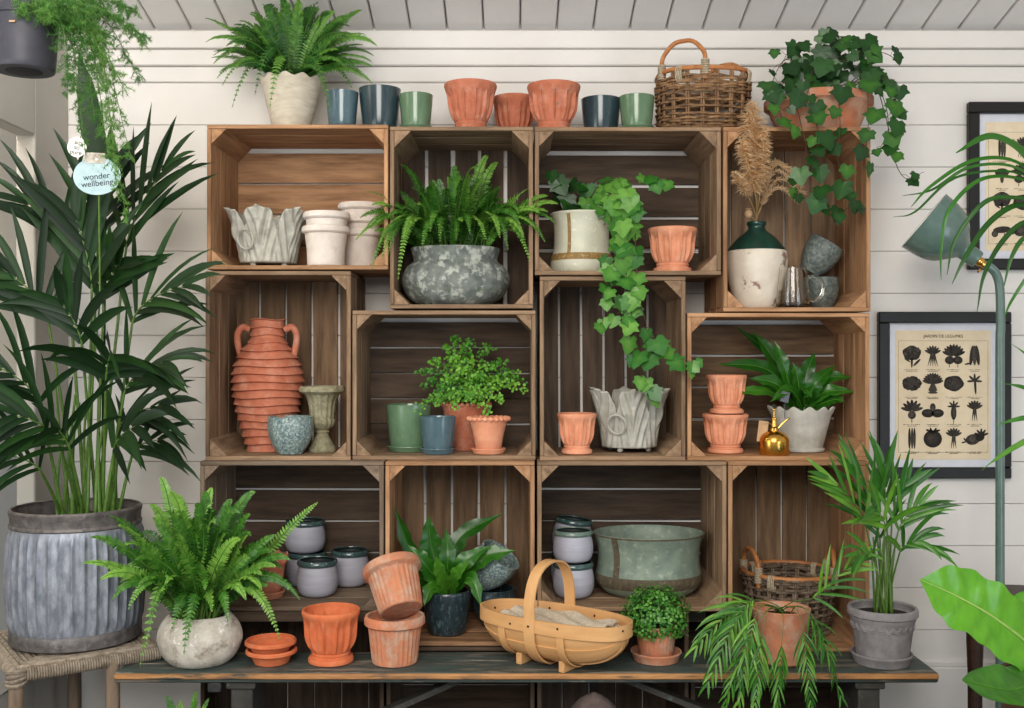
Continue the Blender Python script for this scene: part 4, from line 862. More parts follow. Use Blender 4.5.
for (tx, ty, dy_) in [(425, 385, -.05), (432, 360, 0), (420, 372, -.06), (445, 345, .02), (455, 335, .02), (470, 340, .0), (490, 345, 0), (505, 360, -.02), (520, 375, -.06), (525, 390, -.1), (522, 382, -.08), (500, 400, -.12), (488, 410, -.13), (452, 405, -.12), (440, 398, -.1), (470, 400, -.13), (480, 375, -.1), (460, 370, -.1), (445, 380, -.1), (505, 382, -.1), (470, 358, -.06), (492, 366, -.06), (452, 358, -.05), (436, 390, -.12), (416, 410, -.1), (480, 395, -.14), (438, 402, -.13), (512, 372, -.05)]:
    tip = P(tx, ty, Ymf + dy_); m = MB(); dv = tip - B0; pts = bez(B0 + V((rnd(-.02, .02), rnd(-.02, .02), 0)), B0 + dv * .3 + UP * .05, B0 + dv * .7 + UP * .055, tip, 12)
    m.mi = 1; m.tube(pts, .0006, 3)
    tn = rnd(.2, .75)
    for k in range(26):
        t = .3 + .7 * k / 25; i = min(int(t * 12), 11); p = pts[i].lerp(pts[i + 1], t * 12 - i)
        for q in range(3):
            e = p + V((rnd(-1, 1), rnd(-1, .6), rnd(-1, .5))) * .017 * (1.3 - .6 * t)
            if q == 0: m.mi = 1; m.tube([p, e], .0003, 3)
            m.mi = 0; fan(m, e, V((rnd(-1, 1), rnd(-.4, .2), rnd(-1, .4))), (CAMV + UP * .5 + V((rnd(-.8, .8), rnd(-.4, .4), rnd(-.6, .6)))).normalized(), rnd(.006, .0105), max(0, min(1, tn + rnd(-.2, .2))))
    m.build('frond', ['maiden', 'stem_b'], mf, smooth=False, recalc=False)
# --- tiny-leaved plant in a ribbed pot on the bench
Yt2 = -.125; cxt, Rt = X(656, Yt2), 21.5 * S(Yt2)
saucer('terracotta saucer on the bench, under the pot of tiny round leaves', cxt, Yt2, ZB + .0004, 25.5 * S(Yt2), .024, 'terra_w')
zt2 = ZB + .004; Ht = Z(624, Yt2) - zt2
tl = thing('tiny_leaved_plant', 'mound of tiny round green leaves in a ribbed terracotta pot, beside the trug', 'plant', (cxt, Yt2, zt2))
pot_mesh(cxt, Yt2, zt2, [(a * Rt, b_ * Ht) for a, b_ in [(.70, 0)] + [(.72 + .26 * i / 12, .02 + .96 * i / 12) for i in range(13)] + [(1.0, 1.0)]], .006, 112, lambda th, r, z, i: (r * (1 + .012 * math.cos(28 * th)), z)).build('pot', 'terra_w', tl)
soil(tl, cxt, Yt2, zt2 + Ht * .9, Rt * .88)
m = MB(); C0 = V((cxt, Yt2, Z(617, Yt2)))
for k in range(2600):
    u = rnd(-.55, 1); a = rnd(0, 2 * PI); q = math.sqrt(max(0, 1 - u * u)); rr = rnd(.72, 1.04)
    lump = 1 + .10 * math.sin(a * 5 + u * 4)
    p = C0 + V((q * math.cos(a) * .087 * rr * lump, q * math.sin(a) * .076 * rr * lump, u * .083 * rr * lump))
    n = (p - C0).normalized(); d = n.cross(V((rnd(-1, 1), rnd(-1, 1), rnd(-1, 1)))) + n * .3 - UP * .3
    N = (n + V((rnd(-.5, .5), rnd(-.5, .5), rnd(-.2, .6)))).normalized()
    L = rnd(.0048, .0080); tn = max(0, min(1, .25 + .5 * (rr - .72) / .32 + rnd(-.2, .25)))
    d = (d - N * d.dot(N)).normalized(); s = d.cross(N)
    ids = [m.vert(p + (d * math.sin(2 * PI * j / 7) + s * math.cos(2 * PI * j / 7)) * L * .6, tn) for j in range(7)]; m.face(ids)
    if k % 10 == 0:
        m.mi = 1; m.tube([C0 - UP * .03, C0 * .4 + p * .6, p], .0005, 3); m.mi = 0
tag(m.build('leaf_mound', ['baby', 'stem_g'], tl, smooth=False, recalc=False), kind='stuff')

# --- palms
def blade(m, p, d, L, W, tone, droop, N, fold=.18, nseg=6):
    d = d.normalized(); pts = [p]; dd = d.copy()
    for i in range(nseg):
        dd = (dd - UP * droop * (1.0 / nseg) * (.5 + i / nseg)).normalized(); pts.append(pts[-1] + dd * (L / nseg))
    rows = []
    for i, q in enumerate(pts):
        t = i / nseg; T = (pts[min(i + 1, nseg)] - pts[max(i - 1, 0)]).normalized(); s = T.cross(N); s = s.normalized() if s.length > 1e-4 else T.orthogonal(); nn = s.cross(T)
        w = W * (math.sin(PI * min(.97, .16 + t * .80)) ** .8) * (1 if t < .8 else max(.06, (1 - t) / .2))
        tt = tone + rnd(-.03, .03)
        rows.append((m.vert(q - s * w / 2 + nn * fold * w, tt), m.vert(q, tt + .08), m.vert(q + s * w / 2 + nn * fold * w, tt)))
    for a, b in zip(rows, rows[1:]):
        m.face([a[0], a[1], b[1], b[0]]); m.face([a[1], a[2], b[2], b[1]])
def palm_frond(parent, base, mid, tip, nl, L, W, mats, droop=.6, spread=.75, tone=(.2, .6), stemr=.004, lift=.3, N=None, name='frond', t0=0.0, dv=.2, fan=0, lp=None):
    m = MB(); base, mid, tip = V(base), V(mid), V(tip)
    st = bez(base, base.lerp(mid, .35) + UP * .02, base.lerp(mid, .7) + UP * .01, mid, 10)
    dm = (st[-1] - st[-2]).normalized(); ln = (tip - mid).length
    rc = bez(mid, mid + dm * ln * lift, mid.lerp(tip, .6) + UP * ln * .15, tip, 14)
    m.mi = 1; m.tube(st + rc[1:], [stemr * (1 - .4 * i / 10) for i in range(11)] + [stemr * .6 * (1 - .8 * i / 14) for i in range(1, 15)], 5); m.mi = 0
    Nn = (N if N is not None else UP * .5 + CAMV * .75 + V((rnd(-.4, .4), 0, rnd(-.2, .2)))).normalized()
    for i in range(nl):
        t = t0 + (1 - t0) * (i + .3) / nl; k = min(int(t * 14), 13); p = rc[k].lerp(rc[k + 1], t * 14 - k); T = (rc[k + 1] - rc[k]).normalized()
        s = T.cross(Nn).normalized(); nn = s.cross(T)
        lf = L * (lp(t) if lp else (.72 + .5 * math.sin(PI * min(1, t + .12))) * (1 - .35 * t))
        for sg in (-1, 1):
            d = s * sg * spread * rnd(.8, 1.2) * (1 - .45 * t) + T * (.75 + .4 * t) + nn * rnd(-dv, dv)
            blade(m, p, d, lf * rnd(.85, 1.12), W * rnd(.85, 1.1), max(0, min(1, rnd(*tone))), droop * rnd(.6, 1.3), nn + s * sg * rnd(-.4, .4) + V((0, -.25, 0)))
    return m.build(name, mats, parent, ang=180, recalc=False)
# kentia palm in the galvanised tub
Yk2 = -.07; cxk = X(76.5, Yk2); ZS = .4325
kz = ZS + .008; Hk = Z(500, Yk2 + .12) - kz
kp = thing('potted_palm', 'tall dark palm in a fluted galvanised tub, on the rush-seated stool at left', 'plant', (cxk, Yk2, kz))
Rk = 64 * S(Yk2)
prk = [(.925, 0), (.965, .012), (.97, .05), (.97, .10), (.955, .11), (.962, .12)] + [(.962 + .036 * math.sin(PI * i / 18) + .004 * i / 18, .13 + .715 * i / 18) for i in range(19)] + [(.955, .865), (.972, .874), (.972, .886), (.955, .897), (.957, .95), (.97, .965), (.975, .99), (.96, 1)]
def galvmod(th, r, z, i):
    t = z / Hk; w = max(0, min(1, (t - .12) / .03)) * max(0, min(1, (.835 - t) / .03)) if r > Rk * .82 else 0
    c = (1 + math.cos(38 * th)) / 2; return r * (1 +   .030 * w * c ** 3.2), z
m = MB(); m.lathe(shell([(a * Rk, b_ * Hk) for a, b_ in prk], .006), (cxk, Yk2, kz), 380, galvmod, mats=lambda i, a, b_: 1 if ((a[1] + b_[1]) / 2 > Hk * .855 or (a[1] + b_[1]) / 2 < Hk * .11) else 0)
m.build('tub', ['galv', 'galv_d'], kp); soil(kp, cxk, Yk2, kz + Hk * .82, Rk * .86)
KB = V((cxk, Yk2, kz + Hk * .83)); KM = ['kentia', 'stem_g']
def kb(px): return V((X(px, Yk2), Yk2 + rnd(-.05, .05), KB.z))
for (bx, mx, my, mdy, tx, ty, tdy, nl, L, W, dr, sp) in [
    (98, 126, 250, .05, 168, 165, .0, 7, .27, .021, .5, .50),
    (88, 92, 290, -.05, 74, 215, -.08, 7, .26, .026, .35, .55),
    (80, 48, 320, -.06, 0, 268, -.12, 7, .24, .022, .8, .7),
    (70, 40, 405, -.14, -20, 360, -.22, 6, .22, .020, .9, .7),
    (104, 132, 325, -.02, 190, 285, -.08, 7, .24, .020, .8, .7),
    (108, 124, 395, -.08, 168, 362, -.14, 7, .22, .020, .9, .7),
    (100, 106, 380, -.14, 112, 350, -.22, 5, .20, .030, 1.3, 1.1),
    (112, 120, 430, -.04, 168, 405, -.06, 6, .22, .018, 1.0, .8),
    (76, 58, 440, -.16, 10, 415, -.26, 6, .22, .020, 1.0, .9),
    (92, 98, 240, .04, 112, 165, .05, 5, .25, .026, .35, .5),
    (84, 66, 250, .0, 22, 200, -.04, 6, .25, .021, .7, .65),
    (106, 114, 450, -.10, 138, 425, -.16, 4, .17, .030, 1.3, 1.0),
    (90, 82, 345, -.12, 60, 300, -.16, 5, .22, .026, .8, .8), (66, 40, 470, -.2, 4, 455, -.26, 4, .19, .016, .8, .9), (100, 104, 300, .0, 120, 262, -.04, 5, .2, .030, .5, .7), (84, 70, 450, -.18, 56, 428, -.24, 4, .2, .018, .9, 1.0), (116, 132, 455, -.02, 165, 440, -.05, 4, .18, .018, .9, .8)]:
    palm_frond(kp, kb(bx), P(mx, my, Yk2 + mdy), P(tx, ty, Yk2 + tdy), nl, L, W, KM, droop=dr, spread=sp, tone=(.08, .6), stemr=.0055)
for k in range(9):
    bx = rnd(64, 114); m = MB(); a = kb(bx); m.tube(bez(a, a + UP * .08, a + V((rnd(-.03, .03), 0, .2)), a + V((rnd(-.06, .06), rnd(-.04, .04), rnd(.26, .42))), 8), [.0058 - .0003 * i for i in range(9)], 6); m.build('stem', 'stem_g', kp)
m = MB(); blade(m, P(105, 190, Yk2 - .02), V((-.18, 0, 1)), .38, .062, .25, .1, CAMV, .1, 8); m.tube([kb(96), P(104, 300, Yk2), P(105, 190, Yk2 - .02)], .005, 6); m.build('leaf', ['kentia'], kp, ang=180, recalc=False)
# printed plant labels among the palm leaves
def text(body, loc, size, parent, mat='txt', rot=(PI / 2, 0, 0), name='lettering', align='CENTER'):
    c = bpy.data.curves.new(name, 'FONT'); c.body = body; c.size = size; c.align_x = align; c.align_y = 'CENTER'; c.extrude = .0002; c.space_line = .8
    t = bpy.data.objects.new(name, c); COL.objects.link(t); dg_ = bpy.context.evaluated_depsgraph_get()
    me = bpy.data.meshes.new_from_object(t.evaluated_get(dg_)); bpy.data.objects.remove(t); bpy.data.curves.remove(c)
    me.materials.clear(); me.materials.append(M[mat]); me.name = name
    o = bpy.data.objects.new(name, me); COL.objects.link(o); o.parent = parent; o.rotation_euler = rot
    o.location = V(loc) - ORG[parent.name]; ORG[o.name] = ORG[parent.name]; return o
YT = -.26
def disc(c, a, b_, th, mat, name, parent, seg=40, mats=None):
    m = MB(); m.lathe([(0, -th / 2), (1, -th / 2), (1, th / 2), (0, th / 2)], c, seg, mat=Matrix.Rotation(PI / 2, 3, 'X') @ Matrix.Diagonal(V((a, b_, 1)))); return m.build(name, mat, parent)
t1 = disc(P(77, 147, YT), 9.6 * S(YT), 10.2 * S(YT), .0012, 'tagw', 'plant_label', kp)
o = text('air\nso\npure', P(77, 147.5, YT) + V((0, -.0012, 0)), 6.4 * S(YT), t1, 'txt', (PI / 2, .18, 0))
t2 = disc(P(97, 176, YT + .01), 24 * S(YT), 19 * S(YT), .0012, 'tagb', 'plant_label', kp)
text('wonder\nwellbeing', P(97, 180, YT + .01) + V((0, -.0012, 0)), 8.6 * S(YT), t2, 'txt', (PI / 2, -.10, 0))
m = MB(); m.box(P(95, 158, YT + .009), (.05, .001, .026), .0004, Matrix.Rotation(.05, 3, 'Y')); m.ball(P(92, 156, YT + .008), .009, 10, 6, (1, .1, 1)); m.build('label_picture', 'moss', t2)
m = MB(); m.tube([P(99, 192, YT + .012), P(100, 300, YT + .05), KB + V((.02, -.03, 0))], .0022, 5); m.build('label_stake', 'stem_g', kp)

# palm in the grey pot on the bench's right end
Yp2 = -.15; cxp = X(884, Yp2); Rp = 34 * S(Yp2)
saucer('grey clay saucer under the potted palm, on the right end of the bench', X(881.5, Yp2), Yp2, ZB + .0004, 30 * S(Yp2), .027, 'greypot')
zp = ZB + .006; Hp = Z(607, Yp2) - zp
gp = thing('potted_palm', 'green palm in a grey clay pot with scalloped relief, on the bench by the wall', 'plant', (X(882.5, Yp2), Yp2, zp)); cxp = X(882.5, Yp2)
pot_mesh(cxp, Yp2, zp, scale_prof([(.70, 0), (.73, .015), (.84, .62), (.845, .63), (.865, .66), (.885, .74), (.90, .76), (.93, .80), (.94, .86), (1.0, .88), (1.0, .97), (.98, 1)], Rp, Hp), .008, 144, lambda th, r, z, i: (r, z + (.008 * abs(math.sin(9 * th)) * -1 if .60 < z / Hp < .68 and r > Rp * .8 else 0))).build('pot', 'greypot', gp)
m = MB()
for kk in range(2): m.tube([V((cxp + Rp * (.866 + .012 * kk) * math.sin(2 * PI * k / 216), Yp2 - Rp * (.866 + .012 * kk) * math.cos(2 * PI * k / 216), zp + Hp * (.70 + .04 * kk - .075 * abs(math.sin(12 * 2 * PI * k / 216))))) for k in range(216)], .0024, 6, True)
m.build('scalloped_relief', 'greypot', gp)
soil(gp, cxp, Yp2, zp + Hp * .86, Rp * .86)
GB = V((cxp, Yp2, zp + Hp * .87)); GM = ['palm', 'stem_g']
for (mx, my, mdy, tx, ty, tdy, nl, L, W, dr, sp, tn) in [
    (866, 528, -.03, 822, 474, -.08, 6, .15, .0125, .25, .42, (.3, .8)), (876, 520, .0, 846, 458, -.03, 5, .16, .0135, .2, .42, (.2, .6)),
    (886, 510, .02, 884, 462, .04, 5, .15, .0155, .2, .48, (.1, .45)), (892, 518, .0, 908, 482, .0, 5, .15, .0145, .35, .5, (.15, .55)),
    (898, 532, -.02, 924, 502, -.03, 5, .14, .0125, .7, .6, (.15, .6)), (900, 552, -.04, 922, 540, -.07, 5, .13, .0125, 1.0, .8, (.2, .6)),
    (885, 530, -.06, 872, 505, -.11, 4, .14, .018, .8, .8, (.4, .85)), (872, 560, -.05, 856, 556, -.10, 4, .11, .0115, .9, .8, (.2, .6)),
    (880, 540, .02, 866, 508, .03, 4, .15, .013, .4, .6, (.05, .4))]:
    a = GB + V((rnd(-.03, .03), rnd(-.03, .03), 0)); palm_frond(gp, a, P(mx, my, Yp2 + mdy), P(tx, ty, Yp2 + tdy), nl, L, W, GM, droop=dr, spread=sp, tone=tn, stemr=.0035)
for k in range(7):
    m = MB(); a = GB + V((rnd(-.035, .03), rnd(-.03, .03), 0)); m.tube([a, a + V((rnd(-.006, .006), 0, .1)), a + V((rnd(-.015, .015), 0, .2))], [.0034, .0032, .002], 6); m.build('stem', 'stem_g', gp)
# feathery palm in the plain terracotta pot in front of the basket
Yq2 = -.145; cxq = X(781, Yq2); Rq = 29 * S(Yq2); Hq = Z(608, Yq2) - ZB
fp = thing('potted_palm', 'feathery palm drooping over the bench from a plain terracotta pot before the willow basket', 'plant', (cxq, Yq2, ZB))
pot_mesh(cxq, Yq2, ZB + .0004, scale_prof([(.66, 0), (.70, .015), (.98, .97), (1.0, 1)], Rq, Hq), .007, 64).build('pot', 'terra_w', fp); soil(fp, cxq, Yq2, ZB + Hq * .84, Rq * .86)
QB = V((cxq, Yq2, ZB + Hq * .86))
for (mx, my, mdy, tx, ty, tdy, nl, L, W, dr, sp, tn, t0) in [
    (752, 604, -.05, 694, 650, -.10, 15, .085, .0085, .8, .85, (.3, .9), .05), (754, 606, -.07, 706, 688, -.13, 15, .08, .0085, .8, .85, (.25, .85), .15),
    (762, 606, -.085, 738, 706, -.14, 15, .075, .008, .8, .85, (.25, .85), .3), (800, 606, -.085, 832, 668, -.12, 12, .055, .0065, .8, .9, (.2, .65), .35),
    (794, 608, -.085, 812, 712, -.14, 16, .065, .0068, .8, .9, (.15, .7), .42), (806, 600, -.04, 872, 552, -.06, 10, .09, .011, .5, .8, (.3, .9), .1),
    (782, 612, -.09, 776, 718, -.15, 16, .07, .007, .8, .9, (.2, .75), .5), (770, 608, -.09, 754, 714, -.15, 16, .07, .007, .8, .9, (.2, .75), .45),
    (804, 608, -.08, 842, 702, -.12, 13, .06, .0065, .8, .9, (.15, .6), .3), (756, 600, -.06, 728, 630, -.10, 11, .07, .0075, .7, .9, (.2, .8), .1), (768, 610, -.09, 722, 712, -.16, 14, .07, .007, .8, .9, (.2, .7), .45)]:
    if ty > 668: tdy -= .035; mdy -= .02
    palm_frond(fp, QB + V((rnd(-.02, .02), rnd(-.02, .02), 0)), P(mx, my, Yq2 + mdy), P(tx, ty, Yq2 + tdy), int(nl * .9), L * 1.15, W * .78, GM, droop=dr * 1.3, spread=sp * .95, tone=tn, stemr=.0018, lift=.25, t0=t0, dv=.55)

# palm standing just outside on the right: only its upper fronds reach into view
rp = thing('potted_palm', 'tall palm at the right edge, long thin leaves drooping over the lamp shade', 'plant', (1.62, -.5, 0)); RM = ['palm', 'stem_g']
pot_mesh(1.62, -.5, .0005, scale_prof([(.7, 0), (.74, .02), (.97, .9), (1, .93), (1, 1)], .17, .32), .012, 48).build('pot', 'greypot', rp); soil(rp, 1.62, -.5, .28, .14)
for (mx, my, tx, ty, sp_) in [(1075, 300, 1000, 150, 1), (1085, 420, 1010, 430, 1)]:
    m = MB(); a = V((1.62 + rnd(-.03, .03), -.5, .28)); q = P(mx, my, -.5)
    m.tube(catmull([a, a.lerp(q, .55) + V((.03, 0, .05)), q], 6), .006, 6)
    m.build('stem', 'stem_g', rp)
    m = MB()
    if my < 350:
        o = P(1060, 215, -.5); m.mi = 1; m.tube(catmull([q, P(1072, 250, -.5), o, P(1038, 165, -.5), P(1012, 140, -.5)], 5), .004, 5); m.mi = 0
        for pl, w in (([(1040, 176), (1016, 148), (988, 137), (956, 153)], .024), ([(1045, 182), (1010, 160), (970, 162), (930, 187), (911, 207)], .011), ([(1046, 186), (1010, 166), (968, 168), (932, 190), (902, 196)], .009), ([(1050, 194), (1015, 178), (978, 181), (948, 212), (941, 250), (941, 280)], .010),
                      ([(1052, 205), (1015, 198), (984, 203), (955, 240), (947, 275)], .012), ([(1055, 215), (1020, 205), (990, 222), (966, 256), (952, 284)], .014), ([(1058, 225), (1026, 222), (1002, 242), (984, 275), (977, 312)], .012), ([(1060, 235), (1028, 236), (1012, 256), (1003, 290)], .011), ([(1062, 240), (1034, 268), (1012, 300), (1004, 318)], .008), ([(1050, 190), (1012, 172), (955, 178), (915, 212), (893, 217)], .007)):
            pts = catmull([P(x_, y_, -.5 - .05 * i_ / 4 + rnd(-.015, .015)) for i_, (x_, y_) in enumerate(pl)], 6); rows = []; tn = rnd(.05, .35); NN = len(pts) - 1
            for i, c in enumerate(pts):
                t = i / NN; T = (pts[min(i + 1, NN)] - pts[max(i - 1, 0)]).normalized(); s = T.cross((CAMV * .8 + UP * .5).normalized()).normalized(); ww = w * math.sin(PI * (.25 + .73 * t)) ** .8; nn = s.cross(T)
                rows.append((m.vert(c - s * ww / 2 + nn * ww * .15, tn), m.vert(c, tn + .1), m.vert(c + s * ww / 2 + nn * ww * .15, tn)))
            for a_, b_ in zip(rows, rows[1:]): m.face([a_[0], a_[1], b_[1], b_[0]]); m.face([a_[1], a_[2], b_[2], b_[1]])
    else:
        for (ex, ey, L, w) in [(990, 478, .3, .014), (1002, 395, .2, .014), (1000, 440, .24, .014), (1010, 350, .2, .012)]:
            e = P(ex, ey, -.55); d = e - q; blade(m, q, d + UP * .08, d.length * 1.06, w, rnd(.3, .6), .5, CAMV + UP * .4, .15, 10)
    m.build('frond', RM, rp, ang=180, recalc=False)

# big-leaved plant at the lower right
Yl = -.62; bt = V((X(1066, Yl), Yl, 0)); Hb = .50
bl = thing('broad_leaved_plant', 'lime green plant with huge wavy leaves, in a brown tub at the lower right corner', 'plant', bt)
pot_mesh(bt.x, bt.y, .0005, scale_prof([(.72, 0), (.76, .015), (.96, .94), (1, .95), (1, 1)], .135, Hb), .012, 48).build('tub', 'browntub', bl); soil(bl, bt.x, bt.y, Hb * .94, .12)
BB = V((bt.x, bt.y, Hb * .95)); LM = ['nest_l', 'nest_l']
bp_ = lambda t: (.22 + .78 * min(1, t / .3)) * (1 if t < .72 else max(0.02, 1 - ((t - .72) / .28) ** 2.2))
strap_leaf(bl, [BB, P(1040, 655, Yl - .02), P(1000, 622, Yl - .05), P(960, 598, Yl - .06), P(920, 580, Yl - .06)], .135, LM, prof=bp_, tone=.42, ruffle=.05, freq=6, fold=.05, rib=.0042, lob=.05, ripple=.075, N=(CAMV * .9 + UP * .45 + V((-.1, 0, 0))))
strap_leaf(bl, [BB + V((0, -.03, 0)), P(1045, 680, Yl - .06), P(1010, 690, Yl - .12), P(962, 680, Yl - .14)], .10, ['nest', 'nest'], prof=bp_, ripple=.03, tone=.6, ruffle=.08, freq=5, fold=.1, rib=.003, N=(CAMV * .6 + UP * .8))
strap_leaf(bl, [BB, P(1050, 640, Yl + .03), P(1030, 615, Yl + .05), P(1008, 600, Yl + .05)], .09, LM, prof=bp_, tone=.3, ruffle=.06, freq=5, rib=.003)
strap_leaf(bl, [BB + V((.02, -.02, 0)), P(1075, 690, Yl - .1), P(1060, 730, Yl - .16), P(1020, 735, Yl - .18)], .10, LM, prof=bp_, tone=.2, ruffle=.08, freq=5, rib=.003)

# --- asparagus fern in the hanging pot
Yhg = -.70; cxg = X(24, Yhg); Rg = 33.5 * S(Yhg); zg0 = Z(71.5, Yhg); Hg = Z(10, Yhg) - zg0
hg = thing('hanging_asparagus_fern', 'feathery asparagus fern trailing from a dark grey hanging pot, top left corner', 'plant', (cxg, Yhg, zg0))
m = MB(); m.lathe(shell(scale_prof([(.70, 0), (.84, .0), (.885, .03), (.89, .1), (.97, .80), (.975, .82), (1.03, .83), (1.04, 1)], Rg, Hg), .005), (cxg, Yhg, zg0), 56); m.build('pot', 'plastic', hg)
m = MB(); m.lathe([(0, -.001), (.50 * Rg, -.001), (.52 * Rg, -.0005), (.52 * Rg, .001), (0, .001)], (cxg, Yhg, zg0), 40); m.build('drain_recess', 'hole', hg)
soil(hg, cxg, Yhg, zg0 + Hg * .88, Rg * .93)
for k in range(3):
    a = .6 + k * 2 * PI / 3; m = MB(); q = V((cxg + Rg * math.cos(a), Yhg + Rg * math.sin(a), zg0 + Hg)); top = V((cxg, Yhg, zg0 + Hg + .52)); m.tube([q, top], .0011, 5); m.build('hanger_wire', 'wire', hg)
m = MB(); m.box(P(12, 21, Yhg - Rg * .95 - .004), (.012, .001, .004), .0004); m.build('sticker', 'kraft', hg)
HB = V((cxg, Yhg, zg0 + Hg * .95))
def spray(tip, mid, width, n, tone):
    m = MB(); pts = catmull([HB + V((rnd(-.03, .05), rnd(-.05, .05), 0)), V(mid), V(tip)], 12); N_ = len(pts); m.mi = 1; m.tube(pts, [.0012 - .0007 * i / N_ for i in range(N_)], 4); m.mi = 0
    for k in range(n):
        t = .18 + .82 * k / n; i = min(int(t * (N_ - 1)), N_ - 2); p = pts[i].lerp(pts[i + 1], t * (N_ - 1) - i)
        d = V((rnd(-1, 1), rnd(-1, 1), rnd(-.9, .5))).normalized() * width * (1.1 - .65 * t) * rnd(.5, 1.1); e = p + d
        m.mi = 1; m.tube([p, p + d * .5 + V((0, 0, -.001)), e - UP * .004], .0004, 3, caps=False); m.mi = 0
        for j in range(9):
            q = p.lerp(e, .25 + .75 * j / 8) - UP * .004 * (j / 8) ** 2
            for g in range(3):
                dd = V((rnd(-1, 1), rnd(-1, 1), rnd(-1, 1))).normalized(); s = dd.orthogonal().normalized() * .0006; ln = rnd(.006, .011); tt = max(0, min(1, tone + rnd(-.2, .2)))
                m.face([m.vert(q - s, tt), m.vert(q + s, tt), m.vert(q + dd * ln, tt)])
    m.build('spray', ['asp', 'stem_g'], hg, smooth=False, recalc=False)
for (mx, my, my2, tx, ty, ty2, w_) in [(70, 5, 0, 110, 40, 0, .05), (80, 10, -.02, 125, 90, -.02, .05), (85, 15, .02, 118, 130, .02, .05), (75, 10, -.05, 95, 120, -.05, .05), (90, 2, .05, 145, 45, .05, .045), (70, 15, .05, 78, 105, .05, .05), (95, 8, 0, 150, 40, 0, .035), (60, 20, -.06, 66, 95, -.07, .045), (90, 20, .0, 132, 160, .02, .035), (85, 30, -.03, 110, 165, -.02, .04), (78, 10, .03, 100, 80, .03, .055), (60, 0, .0, 90, 60, -.05, .055), (95, 10, .03, 140, 80, .04, .045), (66, 22, .0, 85, 150, .0, .04), (30, 0, -.05, 20, 12, -.08, .04), (50, -5, 0, 75, 30, 0, .055), (100, 0, .03, 138, 12, .03, .045), (45, 5, -.06, 50, 20, -.08, .04), (95, 40, -.04, 118, 195, -.04, .03), (88, 25, .0, 128, 225, .0, .02)]:
    spray(P(tx, ty, Yhg + ty2), P(mx, my, Yhg + my2), w_, 80, rnd(.3, .85))
# small fern standing on the floor under the bench
fx, fy = X(186, -.20), -.20
def pf9(r):
    pot_mesh(fx, fy, .0005, scale_prof([(.7, 0), (.74, .02), (.97, .9), (1, .93), (1, 1)], .07, .13), .006, 40).build('pot', 'terra_w', r)
fern('potted_fern', 'small fern on the floor under the left end of the bench', pf9, (fx, fy, .12), [(196, 690, 0, .02), (180, 700, -.02, .02), (205, 705, -.02, .03), (172, 712, -.03, .03)], 6, (188, 730), (40, 40), .018, .008, ['fern', 'stem_g'], (fx, fy, 0), angs=(.2, PI - .2))

# --- dried grasses in the jug
def stalk(pts, r): m.mi = 1; m.tube(catmull(pts, 6), r, 4); m.mi = 0
cxj = JX[0]; dg = thing('dried_grass', 'fluffy beige dried grass and a seed head standing in the cream jug', 'dried grass', (JT.x, JT.y, JT.z - .06))
JB = JT - UP * .06
for (bx, by, tx, ty, wpx, n, c) in [(757, 188, 752, 103, 15, 950, 0), (755, 192, 741, 140, 11, 520, 0), (760, 192, 765, 128, 9, 420, 0), (748, 196, 734, 172, 8, 330, 0)]:
    m = MB(); a, e = P(bx, by, .03), P(tx, ty, -.05); stalk([JB, JT + V((.0, 0, .01)), a, e], .0014)
    for k in range(n):
        t = rnd(0, 1); q = a.lerp(e, t); w_ = 1.25 * wpx * S(Yj) * (math.sin(PI * min(1, .12 + .8 * t)) ** .7)
        d = V((rnd(-1, 1), rnd(-1, 1), rnd(-.35, .6))); L = w_ * rnd(.6, 1.15); d = d.normalized(); s = d.orthogonal().normalized() * rnd(.0009, .0018); mid_ = q + d * L * .6 + UP * .002; tt = rnd(.1, .9)
        m.face([m.vert(q - s * .5, tt), m.vert(q + s * .5, tt), m.vert(mid_ + s, tt), m.vert(mid_ - s, tt)]); m.face([m.vert(mid_ - s, tt), m.vert(mid_ + s, tt), m.vert(q + d * L - UP * .003, tt)])
    m.build('plume', ['pampas', 'straw'], dg, smooth=False, recalc=False)
for (ex, ey, kx, ky) in [(800, 185, 775, 172), (797, 176, 774, 166), (803, 192, 778, 180), (795, 170, 772, 164), (798, 200, 778, 188)]:
    m = MB(); a = P(762, 205, Yj); pts = catmull([JB, JT + V((.002, 0, .01)), a, P(kx, ky, Yj - .02), P(ex, ey, Yj - .03)], 10); m.mi = 1; m.tube(pts, .001, 4); m.mi = 0
    n_ = len(pts)
    for i in range(n_ // 2, n_):
        for k in range(9):
            d = ((pts[i] - pts[i - 1]).normalized() * .8 + V((rnd(-.5, .5), rnd(-.5, .5), rnd(-.5, .5)))).normalized(); leaf_card(m, pts[i], d, CAMV, rnd(.010, .018), .0022, rnd(.2, .8))
    m.build('grass_ear', ['pampas', 'straw'], dg, smooth=False, recalc=False)
m = MB(); c = P(748.5, 214, Yj - .02); stalk([JB, JT + V((-.004, 0, .005)), c - UP * .008], .0013); m.ball(c, .011, 14, 9, (1, 1, 1.15)); m.lathe([(0, .010), (.008, .011), (.0095, .0135), (.004, .014), (0, .0145)], c + UP * .002, 12); m.build('seed_head', ['pampas', 'straw'], dg)

